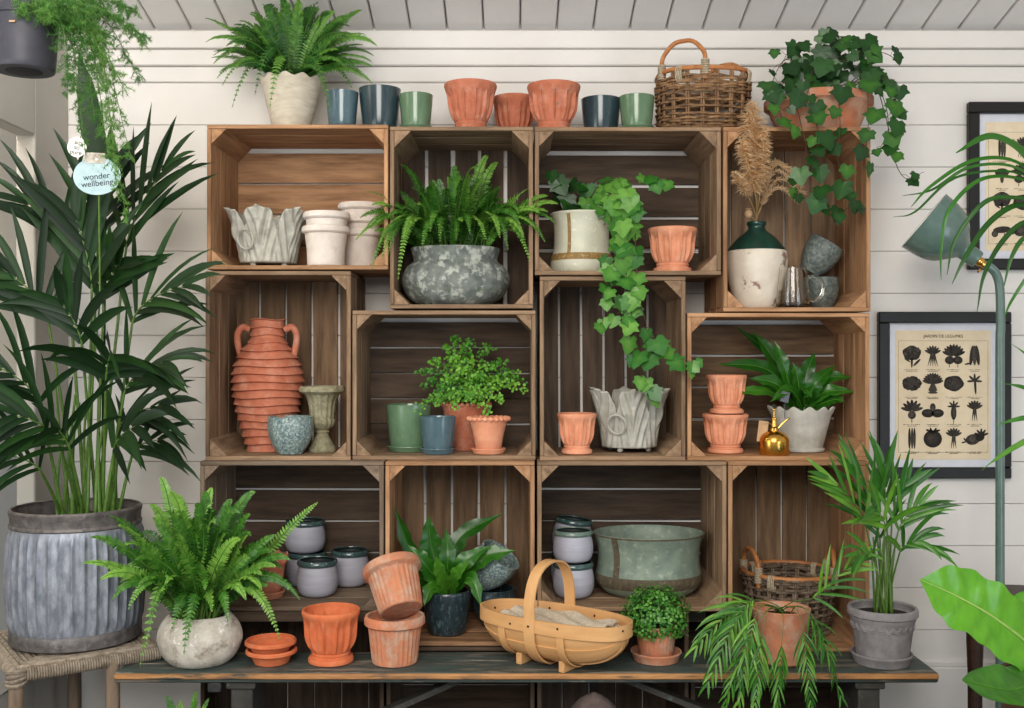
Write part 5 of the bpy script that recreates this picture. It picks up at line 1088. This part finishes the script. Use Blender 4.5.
# ------------------------------------------------------------------ baskets
def basket(name, label, cx, cy, z0, rx, ry, H, rows, ns, flare, mat, rimmat, handles, openz, pw=2.6, tubes=2, base=True):
    r = thing(name, label, 'basket', (cx, cy, z0))
    def pt(th, z, off=0):
        k = 1 + flare * (z / H - 1); c, s = math.sin(th), -math.cos(th)
        q = (abs(c) ** pw + abs(s) ** pw) ** (-1 / pw)
        return V((cx + (rx * k + off) * q * c, cy + (ry * k + off) * q * s, z0 + z))
    for k in range(ns):
        th = 2 * PI * (k + .5) / ns; m = MB()
        for o in (-.004, .004): m.tube([pt(th + o * 6, .004 + (H - .006) * j / 5) for j in range(6)], .0034, 5, tone=rnd(.2, .8))
        m.build('stake', mat, r)
    m = MB(); n = ns * 6
    for i, z in enumerate(rows):
        for q in range(tubes):
            ph = PI * (i + q); zz = z + q * .0035; am = .0062
            sl_ = rnd(-.0022, .0022); p0 = rnd(0, 6)
            m.tube([pt(2 * PI * k / n, max(.003, min(H, zz + .003 * math.sin(2 * PI * k / n * 2 + p0) + sl_ * math.sin(2 * PI * k / n))), am * math.sin(ns / 2 * 2 * PI * k / n + ph)) for k in range(n)], rnd(.0030, .0040), 5, True, tone=rnd(.1, .95))
    m.build('weave', mat, r)
    m = MB(); m.tube([pt(2 * PI * k / 72, H + .003) for k in range(72)], .0068, 8, True); m.build('rim', rimmat, r)
    m = MB()
    for k in range(13): 
        y_ = cy - ry * .8 + 1.6 * ry * k / 12; hx = rx * .84 * math.sqrt(max(.05, 1 - ((y_ - cy) / ry) ** 2)); m.tube([V((cx - hx, y_, z0 + .006)), V((cx + hx, y_, z0 + .006))], .0045, 5, tone=rnd(.2, .8))
    m.build('base_weave', mat, r)
    for (ta, tb, hh, lean) in handles:
        a, b_ = pt(ta, H), pt(tb, H); mid_ = (a + b_) / 2 + UP * hh + (V(((a + b_) / 2)) - V((cx, cy, z0 + H))) * lean
        side = (b_ - a); pts = [a - UP * .03, a + UP * .012, a + UP * hh * .55 + side * .03, mid_ - side * .24 - UP * hh * .07, mid_, mid_ + side * .24 - UP * hh * .07, b_ + UP * hh * .55 - side * .03, b_ + UP * .012, b_ - UP * .03]
        m = MB(); m.tube(catmull(pts, 5), .0064, 8); hd = m.build('handle', rimmat, r)
        for e in (a, b_):
            m = MB()
            for j in range(7): m.tube([e + UP * (-.014 + .0062 * j) + V((math.cos(2 * PI * k / 10) * .0095, math.sin(2 * PI * k / 10) * .0095, 0)) for k in range(10)], .0032, 5, True)
            m.build('binding', 'bind', hd)
    for th in (-.62, .9, 2.3, 3.9):
        m = MB()
        for j in range(4):
            t2 = th + (j - 1.5) * .035; c = pt(t2, H); o = (c - V((cx, cy, c.z))).normalized()
            m.tube([c + o * (math.cos(2 * PI * k / 14) * .0105) + UP * (-.012 + math.sin(2 * PI * k / 14) * .021) for k in range(14)], .0022, 5, True)
        m.build('rim_wrap', 'bind', r)
    return r
Yb1 = .165; cb = X(702.5, Yb1); rxb = 45 * S(Yb1); Hb1 = Z(71, Yb1 - .10) - zt['c3']
basket('wicker_basket', 'brown wicker basket with looped handles on top of the crates', cb, Yb1, zt['c3'] + .004, rxb, .115, Hb1, [.006, .015, .024, .034, .044, .064, .084, .106, .118, .128, .138, .147], 20, .05, 'wicker', 'cane', [(-1.15, -.1, .085, .0), (1.9, 2.9, .06, .0)], None)
Yb2 = .145; cb2 = X(789.5, Yb2); rb2 = 46 * S(Yb2); z0 = fl['c12']; Hb2 = Z(573, Yb2) - z0 
basket('willow_basket', 'round grey willow basket with honey cane rim and two handles, inside the bottom right crate', cb2, Yb2, z0 + .004, rb2 * .99, rb2 * .97, Hb2, [.006, .015, .024, .034, .044, .056, .080, .104, .128, .146, .156, .165, .174], 22, .22, 'wicker_g', 'cane', [(-1.95, -.95, .068, .02), (.95, 1.95, .068, .02)], None, 2.0)

# ------------------------------------------------------------------ trug
ct = V((X(554, -.168), -.168, ZB)); At = math.radians(-35); Lt, Wt, Dt = .213, .090, .088; zr = .118
tg = thing('wooden_trug', 'pale ash wood trug with a bent strap handle, at the middle of the bench', 'trug', ct)
RZ = Matrix.Rotation(At, 3, 'Z')
def tw(x, y, z): return ct + RZ @ V((x, y, z))
def hull(u, v, off=0):                                 # u along the length, v across from rim to rim
    w = Wt * max(0, 1 - abs(u) ** 2.6) ** .5; d_ = Dt * max(0, 1 - abs(u) ** 3.2) ** .55
    return tw(u * Lt * (1 + .0 * off), (w + off) * math.sin(v), zr - .012 - (d_ + off) * math.cos(v))
for k in range(7):
    v0 = (k - 3) / 3.5 * PI / 2 * .98; hw = PI / 2 / 3.5 * .58; m = MB(); off = (.0035 if k % 2 else 0); g0 = V((rnd(0, 40), rnd(0, 40), 0)); rows = []
    tn = rnd(.25, .8)
    for i in range(41):
        u = -1 + 2 * i / 40; row = []
        for j in range(5):
            v = max(-PI / 2, min(PI / 2, v0 + hw * (j / 4 * 2 - 1)))
            row.append((m.vert(hull(u, v, off), tn, g0 + V((u * Lt, v * .08, 0))), m.vert(hull(u, v, off - .0035), tn, g0 + V((u * Lt, v * .08, .01)))))
        rows.append(row)
    for i in range(40):
        for j in range(4):
            a, b_, c, d_ = rows[i][j], rows[i][j + 1], rows[i + 1][j + 1], rows[i + 1][j]
            m.face([a[0], b_[0], c[0], d_[0]]); m.face([a[1], d_[1], c[1], b_[1]])
        for j in (0, 4): m.face([rows[i][j][0], rows[i][j][1], rows[i + 1][j][1], rows[i + 1][j][0]])
    m.build('body_board', 'ash', tg)
def oval(th, k=1.0): 
    c, s = math.cos(th), math.sin(th); p_ = 2.5; q = (abs(c) ** p_ + abs(s) ** p_) ** (-1 / p_); return c * q * Lt * k * 1.01, s * q * Wt * k * 1.04
m = MB(); pts = []
for k in range(97): x_, y_ = oval(2 * PI * k / 96); pts.append(tw(x_, y_, zr))
m.strip(pts, V((0, 0, 1)), .034, .006); m.build('rim_band', 'ash', tg)
m = MB(); pts = []; xh = -.012
hc = [(Wt * 1.075, zr + .02), (Wt * 1.08, zr - .02), (Wt * .98, zr - .058), (Wt * .70, zr - .088), (Wt * .3, zr - .108), (0, zr - .1105)]
loop = [(-y, z) for y, z in hc[::-1]] 
loop = [(y, z) for y, z in hc[::-1]] + [(Wt * 1.06, zr + .055), (Wt * .92, zr + .100), (Wt * .58, zr + .135), (0, zr + .148), (-Wt * .58, zr + .135), (-Wt * .92, zr + .100), (-Wt * 1.06, zr + .055)] + [(-y, z) for y, z in hc]
pts = [tw(xh, y, z) for y, z in loop]
m.strip(catmull(pts, 4), RZ @ V((1, 0, 0)), .031, .0045); m.build('handle', 'ash', tg)
for xs in (-.105, .075):
    m = MB(); lp_ = [(-Wt * 1.02, zr - .01), (-Wt * .97, zr - .05), (-Wt * .72, zr - .082), (-Wt * .3, zr - .103), (0, zr - .1065), (Wt * .3, zr - .103), (Wt * .72, zr - .082), (Wt * .97, zr - .05), (Wt * 1.02, zr - .01)]
    sc__ = max(0, 1 - abs(xs / Lt) ** 2.6) ** .5
    m.strip(catmull([tw(xs, y * sc__ * 1.02, zr - .012 - (zr - .012 - z) * (max(0, 1 - abs(xs / Lt) ** 3.2) ** .55) - (.001)) for y, z in lp_], 4), RZ @ V((1, 0, 0)), .020, .003); m.build('cross_strap', 'ash', tg)
for xs in (-.075, .055):
    m = MB(); m.box(tw(xs, 0, .0155), (.017, .105, .030), .002, RZ); m.build('foot', 'ash', tg)
for th in (.25, -.25, PI - .3, PI + .3, 1.9, -1.9, -1.25, 1.25):
    x_, y_ = oval(th)
    for s_ in (.965, 1.028):
        m = MB(); m.ball(tw(x_ * (1 + (s_ - 1) * .4), y_ * s_, zr + rnd(-.006, .006)), .0032, 8, 6); m.build('nail', 'nail', tg)
m = MB(); m.ball(tw(xh, -Wt * 1.135, zr), .003, 8, 6); m.build('nail', 'nail', tg)
# folded hessian lying in the trug
m = MB(); NX, NY = 40, 14
for lay in range(3):
    rows = []; z_ = zr - .014 + lay * .007
    for i in range(NX + 1):
        row = []
        for j in range(NY + 1):
            u = i / NX * 2 - 1; v = j / NY * 2 - 1; x_ = .010 + u * (.165 - .006 * lay); wl = .074 * max(.05, 1 - abs(x_ / Lt) ** 2.6) ** .5; y_ = v * (wl - .002 * lay) 
            z2 = z_ + .004 * math.sin(u * 5 + lay) + .010 * u * u * .4 + .003 * math.sin(v * 7 + u * 9)
            row.append((m.vert(tw(x_, y_, z2 + .0028)), m.vert(tw(x_, y_, z2 - .0028))))
        rows.append(row)
    for i in range(NX):
        for j in range(NY): 
            for s_ in (0, 1): m.face([rows[i][j][s_], rows[i][j + 1][s_], rows[i + 1][j + 1][s_], rows[i + 1][j][s_]])
        for j in (0, NY): m.face([rows[i][j][0], rows[i][j][1], rows[i + 1][j][1], rows[i + 1][j][0]])
    for j in range(NY):
        for i in (0, NX): m.face([rows[i][j][0], rows[i][j + 1][0], rows[i][j + 1][1], rows[i][j][1]])
tag(m.build('folded_hessian', 'hess', origin=tw(0, 0, zr - .03), ang=60), 'folded coarse hessian cloth lying inside the wooden trug', 'cloth')

# ------------------------------------------------------------------ rush stool under the big tub
fc = V((-1.205, -.325, 0)); A_ = V((.815, .58, 0)).normalized(); B_ = V((-A_.y, A_.x, 0))
wS, dS = .345, .40
st = thing('rush_stool', 'old wooden stool with a woven grey rush seat, carrying the fluted tub', 'stool', fc + A_ * wS / 2 + B_ * dS / 2)
def sw_(u, v, z): return fc + A_ * (u * wS) + B_ * (v * dS) + UP * z
m = MB()
for k in range(13):
    e = .025 + k * .0375; zz = ZS - .004 + .004 * (k % 2) * .6 - .0004 * k
    if e > .49: break
    pts = []
    for a, b_ in ((( e, e), (1 - e, e)), ((1 - e, e), (1 - e, 1 - e)), ((1 - e, 1 - e), (e, 1 - e)), ((e, 1 - e), (e, e))):
        for q in range(8): t = q / 8; pts.append(sw_(a[0] + (b_[0] - a[0]) * t, a[1] + (b_[1] - a[1]) * t, zz))
    m.tube(pts, .0085, 6, True, tone=rnd(.2, .9))
m.build('rush_seat', 'rush', st)
m = MB(); rot = Matrix(((A_.x, B_.x, 0), (A_.y, B_.y, 0), (0, 0, 1))); m.box(sw_(.5, .5, ZS - .016), (wS - .02, dS - .02, .014), .003, rot); m.build('seat_core', 'rush', st)
for a, b_ in (((0, 0), (1, 0)), ((1, 0), (1, 1)), ((1, 1), (0, 1)), ((0, 1), (0, 0))):
    m = MB(); n_ = 220; pts = [sw_(a[0] + (b_[0] - a[0]) * k / n_, a[1] + (b_[1] - a[1]) * k / n_, ZS - .018) for k in range(n_ + 1)]
    m.tube(pts, [.0165 * (1 + .10 * math.cos(k * PI / 2)) for k in range(n_ + 1)], 10); m.build('wrapped_rail', 'rush', st)
for a, b_ in ((0, 0), (.66, 0), (.66, 1), (0, 1)):
    m = MB(); p = sw_(a, b_, 0); m.tube([p + UP * .001, p + UP * .2, p + UP * (ZS - .012)], [.016, .019, .017], 12); lg = m.build('leg', 'wE', st)
    m = MB()
    if a > 0: continue
    for j in range(4): m.tube([p + UP * (ZS - .034 + j * .009) + V((math.cos(2 * PI * k / 12) * .021, math.sin(2 * PI * k / 12) * .021, .004 * math.sin(2 * PI * k / 12 + j))) for k in range(12)], .0052, 5, True)
    m.build('corner_binding', 'rush', lg)
for a, b_ in (((0, 0), (.66, 0)), ((.66, 0), (.66, 1)), ((0, 1), (0, 0))):
    m = MB(); m.tube([sw_(*a, .17), sw_(*b_, .17)], .010, 8); m.build('stretcher', 'wE', st)

# ------------------------------------------------------------------ floor lamp
Yl2 = -.06; lx = X(1000, Yl2)
fl_ = thing('floor_lamp', 'sage green enamel floor lamp with a bell shade and brass joint, before the framed print', 'lamp', (lx, Yl2, 0))
m = MB(); m.lathe([(0, 0), (.13, 0), (.132, .006), (.128, .016), (.02, .026), (.014, .05), (0, .05)], (lx, Yl2, .0006), 48); m.build('base', 'lamp', fl_)
m = MB(); m.tube(catmull([V((lx, Yl2, .03)), V((lx, Yl2, .6)), V((lx, Yl2, 1.2)), P(1000.5, 330, Yl2), P(1000, 292, Yl2), P(997, 276, Yl2), P(991, 268, Yl2), P(984, 264.5, Yl2)], 8), .0118, 12); m.build('pole', 'lamp', fl_)
j0 = P(983, 264, Yl2); ax = (P(929, 219.5, Yl2) - P(974, 257, Yl2)); ax.y = .03; ax.normalize()
q = ax.to_track_quat('Z', 'Y').to_matrix()
m = MB(); m.lathe([(0, -.014), (.008, -.014), (.010, -.006), (.0085, .0), (.012, .005), (.013, .012), (.010, .02), (0, .02)], j0, 24, mat=q); m.tube([j0 + V((-.012, -.010, -.016)), j0 + V((-.02, -.014, -.022))], .003, 8); m.build('joint', 'brass', fl_)
n0 = j0 + ax * .016; Lsh = .185; Ro = .0885
sh_ = [(.0, 0), (.019, 0), (.024, .006), (.025, .042), (.032, .052), (.046, .064), (.066, .083), (.080, .108), (.0865, .14), (.0885, .172), (.0905, .176)]
m = MB(); prf = smoothprof(sh_[1:], 3); m.lathe([(0, 0)] + prf + [(r - .002, z + .0004) for r, z in prf[::-1] if r > .03], n0, 56, mat=q, mats=lambda i, a, b_: 1 if i > len(prf) + 1 else 0); shd = m.build('shade', ['lamp', 'lamp_in'], fl_)
m = MB(); m.ball(n0 + ax * .10, .028, 16, 12); m.build('bulb', 'lamp_in', shd)

# ------------------------------------------------------------------ framed prints on the wall
def ell(m, c, a, b_, ang=0, tone=.5, lev=0, n=18, wob_=0):
    ca, sa = math.cos(ang), math.sin(ang); ids = []
    for k in range(n):
        t = 2 * PI * k / n; r = 1 + wob_ * math.sin(5 * t + a * 900); x_, y_ = a * r * math.cos(t), b_ * r * math.sin(t)
        ids.append(m.vert(c + V((x_ * ca - y_ * sa, -.00022 * lev, x_ * sa + y_ * ca)), tone))
    m.face(ids)
def poly(m, c, pts, s, tone, lev=0):
    m.face([m.vert(c + V((x_ * s, -.00022 * lev, y_ * s)), tone) for x_, y_ in pts])
def tuft(m, c, s, n, spread, tone=.35, ln=1.0, lev=1):
    for k in range(n):
        a = (k / (n - 1) - .5) * spread; d = V((math.sin(a), 0, math.cos(a))) * s * ln
        ell(m, c + d * .55, s * .16, s * .52 * ln, -a, tone + rnd(-.15, .15), lev + k * .3)
def veg(m, kind, c, s):
    if kind == 'choke':
        ell(m, c + V((0, 0, .25 * s)), .78 * s, .62 * s, 0, .3, 0, wob_=.06); ell(m, c + V((0, 0, -.5 * s)), .09 * s, .5 * s, 0, .3)
        for k in range(14): ell(m, c + V((rnd(-.55, .55), 0, rnd(-.1, .7))) * s, .16 * s, .11 * s, rnd(0, 3), rnd(.15, .85), 2 + k * .1)
        ell(m, c + V((.42 * s, 0, -.55 * s)), .1 * s, .42 * s, -.8, .35, 1); ell(m, c + V((-.38 * s, 0, -.35 * s)), .07 * s, .3 * s, 1.0, .4, 1)
    elif kind in ('carrot', 'parsnip', 'bean'):
        for k in range(5 if kind == 'carrot' else 3):
            a = (k - (2 if kind == 'carrot' else 1)) * .17; e = c + V((math.sin(a) * 1.0, 0, -.75)) * s
            poly(m, c + V((math.sin(a) * .35 * s, 0, .15 * s)), [(-.09, 0), (.09, 0), (math.sin(a) * .9 + .015, -1.0), (math.sin(a) * .9 - .015, -1.0)], s, .45 + .2 * (k % 2), k)
        tuft(m, c + V((0, 0, .15 * s)), .7 * s, 7, 2.2, .35)
    elif kind == 'beet':
        tuft(m, c + V((0, 0, .0)), .95 * s, 9, 2.4, .25); 
        for x_ in (-.35, .35): ell(m, c + V((x_ * s, 0, -.35 * s)), .4 * s, .34 * s, 0, .3, 3); ell(m, c + V((x_ * s - .1 * s, 0, -.3 * s)), .16 * s, .14 * s, 0, .55, 4); ell(m, c + V((x_ * s, 0, -.8 * s)), .03 * s, .2 * s, 0, .4)
    elif kind == 'corn':
        for x_, tn in ((-.25, .3), (.0, .75), (.25, .35)): ell(m, c + V((x_ * s, 0, .05 * s)), .17 * s, .85 * s, x_ * .5, tn, 1 + x_)
        ell(m, c + V((-.55 * s, 0, -.65 * s)), .3 * s, .08 * s, .2, .6)
    elif kind == 'cabbage':
        ell(m, c, .82 * s, .6 * s, 0, .25, 0, wob_=.08); ell(m, c + V((.02 * s, 0, .05 * s)), .42 * s, .36 * s, 0, .5, 3)
        for k in range(12): a = k / 12 * 2 * PI; ell(m, c + V((math.cos(a) * .6, 0, math.sin(a) * .42)) * s, .22 * s, .16 * s, a, rnd(.15, .6), 2 + .1 * k)
    elif kind == 'fennel':
        tuft(m, c + V((0, 0, .0)), .85 * s, 11, 2.6, .4); poly(m, c, [(-.1, .1), (.1, .1), (.38, -.55), (.2, -.75), (-.2, -.75), (-.38, -.55)], s, .6, 3); ell(m, c + V((0, 0, -.78 * s)), .42 * s, .08 * s, 0, .4, 4)
    elif kind == 'lettuce':
        ell(m, c, .85 * s, .66 * s, 0, .2, 0, wob_=.05)
        for k in range(10): a = k / 10 * 2 * PI; ell(m, c + V((math.cos(a) * .45, 0, math.sin(a) * .3)) * s, .34 * s, .2 * s, a + 1.3, rnd(.15, .5), 2 + .1 * k)
        ell(m, c, .25 * s, .2 * s, 0, .55, 5)
    elif kind == 'pea':
        ell(m, c + V((.05 * s, 0, -.1 * s)), .1 * s, .85 * s, .06, .3, 1); tuft(m, c + V((0, 0, .2 * s)), .6 * s, 5, 3.2, .45)
    elif kind == 'turnip':
        tuft(m, c + V((0, 0, .0)), .9 * s, 7, 2.6, .35); ell(m, c + V((0, 0, -.35 * s)), .34 * s, .34 * s, 0, .3, 3); ell(m, c + V((-.05 * s, 0, -.3 * s)), .24 * s, .24 * s, 0, .7, 4); ell(m, c + V((0, 0, -.82 * s)), .04 * s, .22 * s, 0, .4)
    elif kind == 'aub':
        for x_ in (-.42, .42): ell(m, c + V((x_ * s, 0, -.2 * s)), .52 * s, .36 * s, .1 * x_, .2, 1); ell(m, c + V((x_ * s, 0, -.12 * s)), .26 * s, .1 * s, 0, .5, 2)
        ell(m, c + V((0, 0, .3 * s)), .24 * s, .35 * s, 0, .4, 3); ell(m, c + V((0, 0, .18 * s)), .14 * s, .17 * s, 0, .9, 4)
    elif kind == 'root':
        ell(m, c + V((0, 0, -.15 * s)), .24 * s, .62 * s, 0, .3, 1); ell(m, c + V((.05 * s, 0, -.15 * s)), .09 * s, .45 * s, 0, .65, 2); tuft(m, c + V((0, 0, .35 * s)), .5 * s, 5, 3.0, .2, lev=2); ell(m, c + V((0, 0, -.9 * s)), .03 * s, .25 * s, 0, .4)
    elif kind == 'tomato':
        ell(m, c + V((0, 0, -.05 * s)), .78 * s, .74 * s, 0, .15, 0); ell(m, c + V((-.05 * s, 0, .0)), .5 * s, .5 * s, .3, .32, 1); ell(m, c + V((-.18 * s, 0, .05 * s)), .26 * s, .22 * s, .3, .55, 2)
        for a in (-.9, -.3, .4, 1.0): ell(m, c + V((math.sin(a) * .4 * s, 0, .62 * s)), .1 * s, .3 * s, -a * 1.3, .1, 3)
    elif kind == 'asparagus':
        for x_ in (-.2, .02, .22): ell(m, c + V((x_ * s, 0, 0)), .11 * s, .9 * s, 0, .5 + x_, 1 + x_ * 3); ell(m, c + V((x_ * s, 0, .5 * s)), .06 * s, .3 * s, 0, .3, 3)
    elif kind == 'squash':
        ell(m, c + V((-.15 * s, 0, -.1 * s)), .62 * s, .45 * s, .2, .5, 1); ell(m, c + V((-.2 * s, 0, -.05 * s)), .3 * s, .22 * s, .2, .85, 2); ell(m, c + V((.45 * s, 0, .1 * s)), .4 * s, .34 * s, .5, .12, 3); tuft(m, c + V((.55 * s, 0, .2 * s)), .6 * s, 5, 2.4, .2, lev=4); tuft(m, c + V((-.7 * s, 0, -.3 * s)), .4 * s, 4, 3.5, .2, lev=3)
    elif kind == 'mushroom':
        ell(m, c + V((0, 0, .2 * s)), .6 * s, .35 * s, 0, .35, 1); ell(m, c + V((0, 0, -.3 * s)), .16 * s, .4 * s, 0, .6)
    elif kind == 'barrow':
        ell(m, c, .75 * s, .28 * s, .1, .35, 1); ell(m, c + V((-.6 * s, 0, -.35 * s)), .28 * s, .28 * s, 0, .4, 2); ell(m, c + V((-.6 * s, 0, -.35 * s)), .2 * s, .2 * s, 0, 1.0, 3)
        for x_ in (.2, .5): poly(m, c + V((x_ * s, 0, -.4 * s)), [(-.03, .3), (.03, .3), (.03, -.25), (-.03, -.25)], s, .3)
def framed(label, px0, px1, py0, py1, bar, mt, kinds, ncol, title, paper=None):
    Yf = YW - .009; x0, x1, z1, z0 = X(px0, Yf), X(px1, Yf), Z(py0, Yf), Z(py1, Yf); bw = bar * S(Yf); cx, cz = (x0 + x1) / 2, (z0 + z1) / 2
    r = thing('framed_print', label, 'picture', (cx, Yf, z0)); m = MB()
    for zz in (z0 + bw / 2, z1 - bw / 2): m.box((cx, Yf - .008, zz), (x1 - x0, .022, bw), .003)
    for xx in (x0 + bw / 2, x1 - bw / 2): m.box((xx, Yf - .008, cz), (bw, .022, z1 - z0 - 2 * bw), .003)
    m.build('frame', 'black', r)
    m = MB(); m.box((cx, Yf + .002, cz), (x1 - x0 - bw, .004, z1 - z0 - bw), .0005); m.build('mount', 'mat', r)
    mw = mt * S(Yf); a0, a1, b0, b1 = x0 + bw + mw, x1 - bw - mw, z0 + bw + mw, z1 - bw - mw
    m = MB(); m.box(((a0 + a1) / 2, Yf - .0006, (b0 + b1) / 2), (a1 - a0, .0012, b1 - b0), .0002); pp = m.build('paper', 'paper', r)
    m = MB(); yf = Yf - .0016; nr = len(kinds) // ncol; pw_, ph_ = a1 - a0, b1 - b0; top = .10 * ph_; s_ = min(pw_ / ncol, (ph_ - top) / nr) * .50
    for i, k in enumerate(kinds):
        c = V((a0 + pw_ * (.06 + .88 * (i % ncol + .5) / ncol), yf, b1 - top - (ph_ - top - .05 * ph_) * (i // ncol + .46) / nr))
        if k: veg(m, k, c, s_)
        for q_ in (0, 1):
            ww = s_ * rnd(.5, .8) * (1 - .35 * q_)
            for g in range(9): poly(m, c + V((-ww + 2 * ww * g / 9, 0, -s_ * (1.18 + .12 * q_))), [(0, 0), (.12, 0), (.12, .045), (0, .045)], s_ * rnd(.6, 1.2), .5)
    lw = .0007
    for (u0, u1, w0, w1) in ((.03, .97, .92, .92), (.03, .97, .055, .055), (.03, .03, .055, .92), (.97, .97, .055, .92)):
        m.box((a0 + pw_ * (u0 + u1) / 2, yf, b0 + ph_ * (w0 + w1) / 2), (max(lw, pw_ * (u1 - u0)), .0002, max(lw, ph_ * (w1 - w0))), .00005, tone=.6)
    m.build('print', 'ink', pp, smooth=False)
    if title: text(title, (cx, yf - .0003, b1 - .045 * ph_),   .033 * ph_, pp, 'ink')
    return r
framed('black framed print of sixteen vegetables, headed in French, on the wall right of the crates', 877, 1009, 312, 478, 11, 7.5, ['choke', 'carrot', 'beet', 'corn', 'cabbage', 'fennel', 'lettuce', 'pea', 'turnip', 'aub', 'root', 'parsnip', 'asparagus', 'tomato', 'bean', 'squash'], 4, 'JARDIN DE LEGUMES')
framed('black framed botanical print behind the lamp shade, cut off by the right edge', 966.5, 1100, 103, 270, 11, 8, ['asparagus', 'carrot', 'corn', 'pea', 'mushroom', 'beet', 'fennel', 'root', 'choke', 'lettuce', 'turnip', 'aub', 'barrow', 'squash', 'tomato', 'bean'], 4, None)

# ------------------------------------------------------------------ dark side table at the right and a jar under the bench
lx_, ly_ = X(975, -.04), -.04; tH = Z(603, -.08); cxs = lx_ + .165
sd_ = thing('side_table', 'small round dark wooden side table behind the floor lamp, half hidden by the huge leaf', 'table', (cxs, ly_, 0))
m = MB(); m.lathe([(0, -.024), (.186, -.024), (.192, -.018), (.192, -.006), (.186, 0), (0, 0)], (cxs, ly_, tH), 56); m.build('table_top', 'darkwood', sd_)
for a in (PI, PI / 3, -PI / 3):
    m = MB(); p = V((cxs + .165 * math.cos(a), ly_ + .165 * math.sin(a), 0)); m.lathe([(0, .001), (.013, .001), (.016, .05), (.018, .2), (.019, .34), (.022, .42), (.023, tH - .0245), (0, tH - .0245)], p, 16); m.build('leg', 'darkwood', sd_)
m = MB(); m.lathe([(.145, -.06), (.158, -.06), (.158, -.025), (.145, -.025), (.145, -.06)], (cxs, ly_, tH), 40); m.build('apron', 'darkwood', sd_)
yj = -.165; xj = X(594, yj)
pot('beehive_jar', 'domed rough pinkish jar standing on the floor under the bench', 'jar', xj, yj, .0006, smoothprof([(.085, 0), (.11, .05), (.115, .13), (.10, .20), (.075, .255), (.05, .292), (.026, .312), (.010, .3205), (.008, .321)], 4),   .008, 'jarpink', mod=lambda th, r, z, i: (r * (1 + .018 * math.sin(z * 420)), z))

# ------------------------------------------------------------------ light and camera
w = bpy.data.worlds.new('daylight'); sc.world = w; w.use_nodes = True
w.node_tree.nodes['Background'].inputs[0].default_value = (.86, .93, 1.0, 1); w.node_tree.nodes['Background'].inputs[1].default_value = .46
def area(name, loc, target, sx, sy, power, col):
    l = bpy.data.lights.new(name, 'AREA'); l.shape = 'RECTANGLE'; l.size = sx; l.size_y = sy; l.energy = power; l.color = col
    o = bpy.data.objects.new(name, l); COL.objects.link(o); o.location = loc
    o.rotation_euler = (V(target) - V(loc)).to_track_quat('-Z', 'Y').to_euler(); return o
area('front_window_light', (-.3, -3.6, 2.35), (0, .2, 1.1), 1.7, 1.5, 104, (1, .945, .87))
area('side_window_light', (2.0, -2.6, .8), (.3, .2, .7), 1.2, 1.4, 24, (.72, .86, 1.0))
area('next_room_fill', (XL - .22, -.3, 2.3), (XL - .40, -.1, 1.2), .2, 1.2, 30, (1, .95, .87))  # added unseen lamp, brightens the wall beyond the opening
area('opening_fill', (XL - .3, -1.55, 1.15), (.2, .1, 1.0), 1.3, 1.2, 22, (.90, .95, 1.0))  # added area lamp out of view, lights the crates from the left
cam = bpy.data.cameras.new('camera'); co = bpy.data.objects.new('camera', cam); COL.objects.link(co)
co.location = (0, CY, CZ); co.rotation_euler = (PI / 2, 0, 0); cam.sensor_fit = 'HORIZONTAL'; cam.sensor_width = 36; cam.lens = 36 * F / 1024; cam.clip_start = .05
sc.camera = co
sc.view_settings.view_transform = 'Standard'; sc.view_settings.look = 'None'; sc.view_settings.gamma = 1; sc.view_settings.use_curve_mapping = False
sc.view_settings.exposure = -0.12
sc.cycles.use_denoising = True
sc.cycles.max_bounces = 8; sc.cycles.transparent_max_bounces = 8
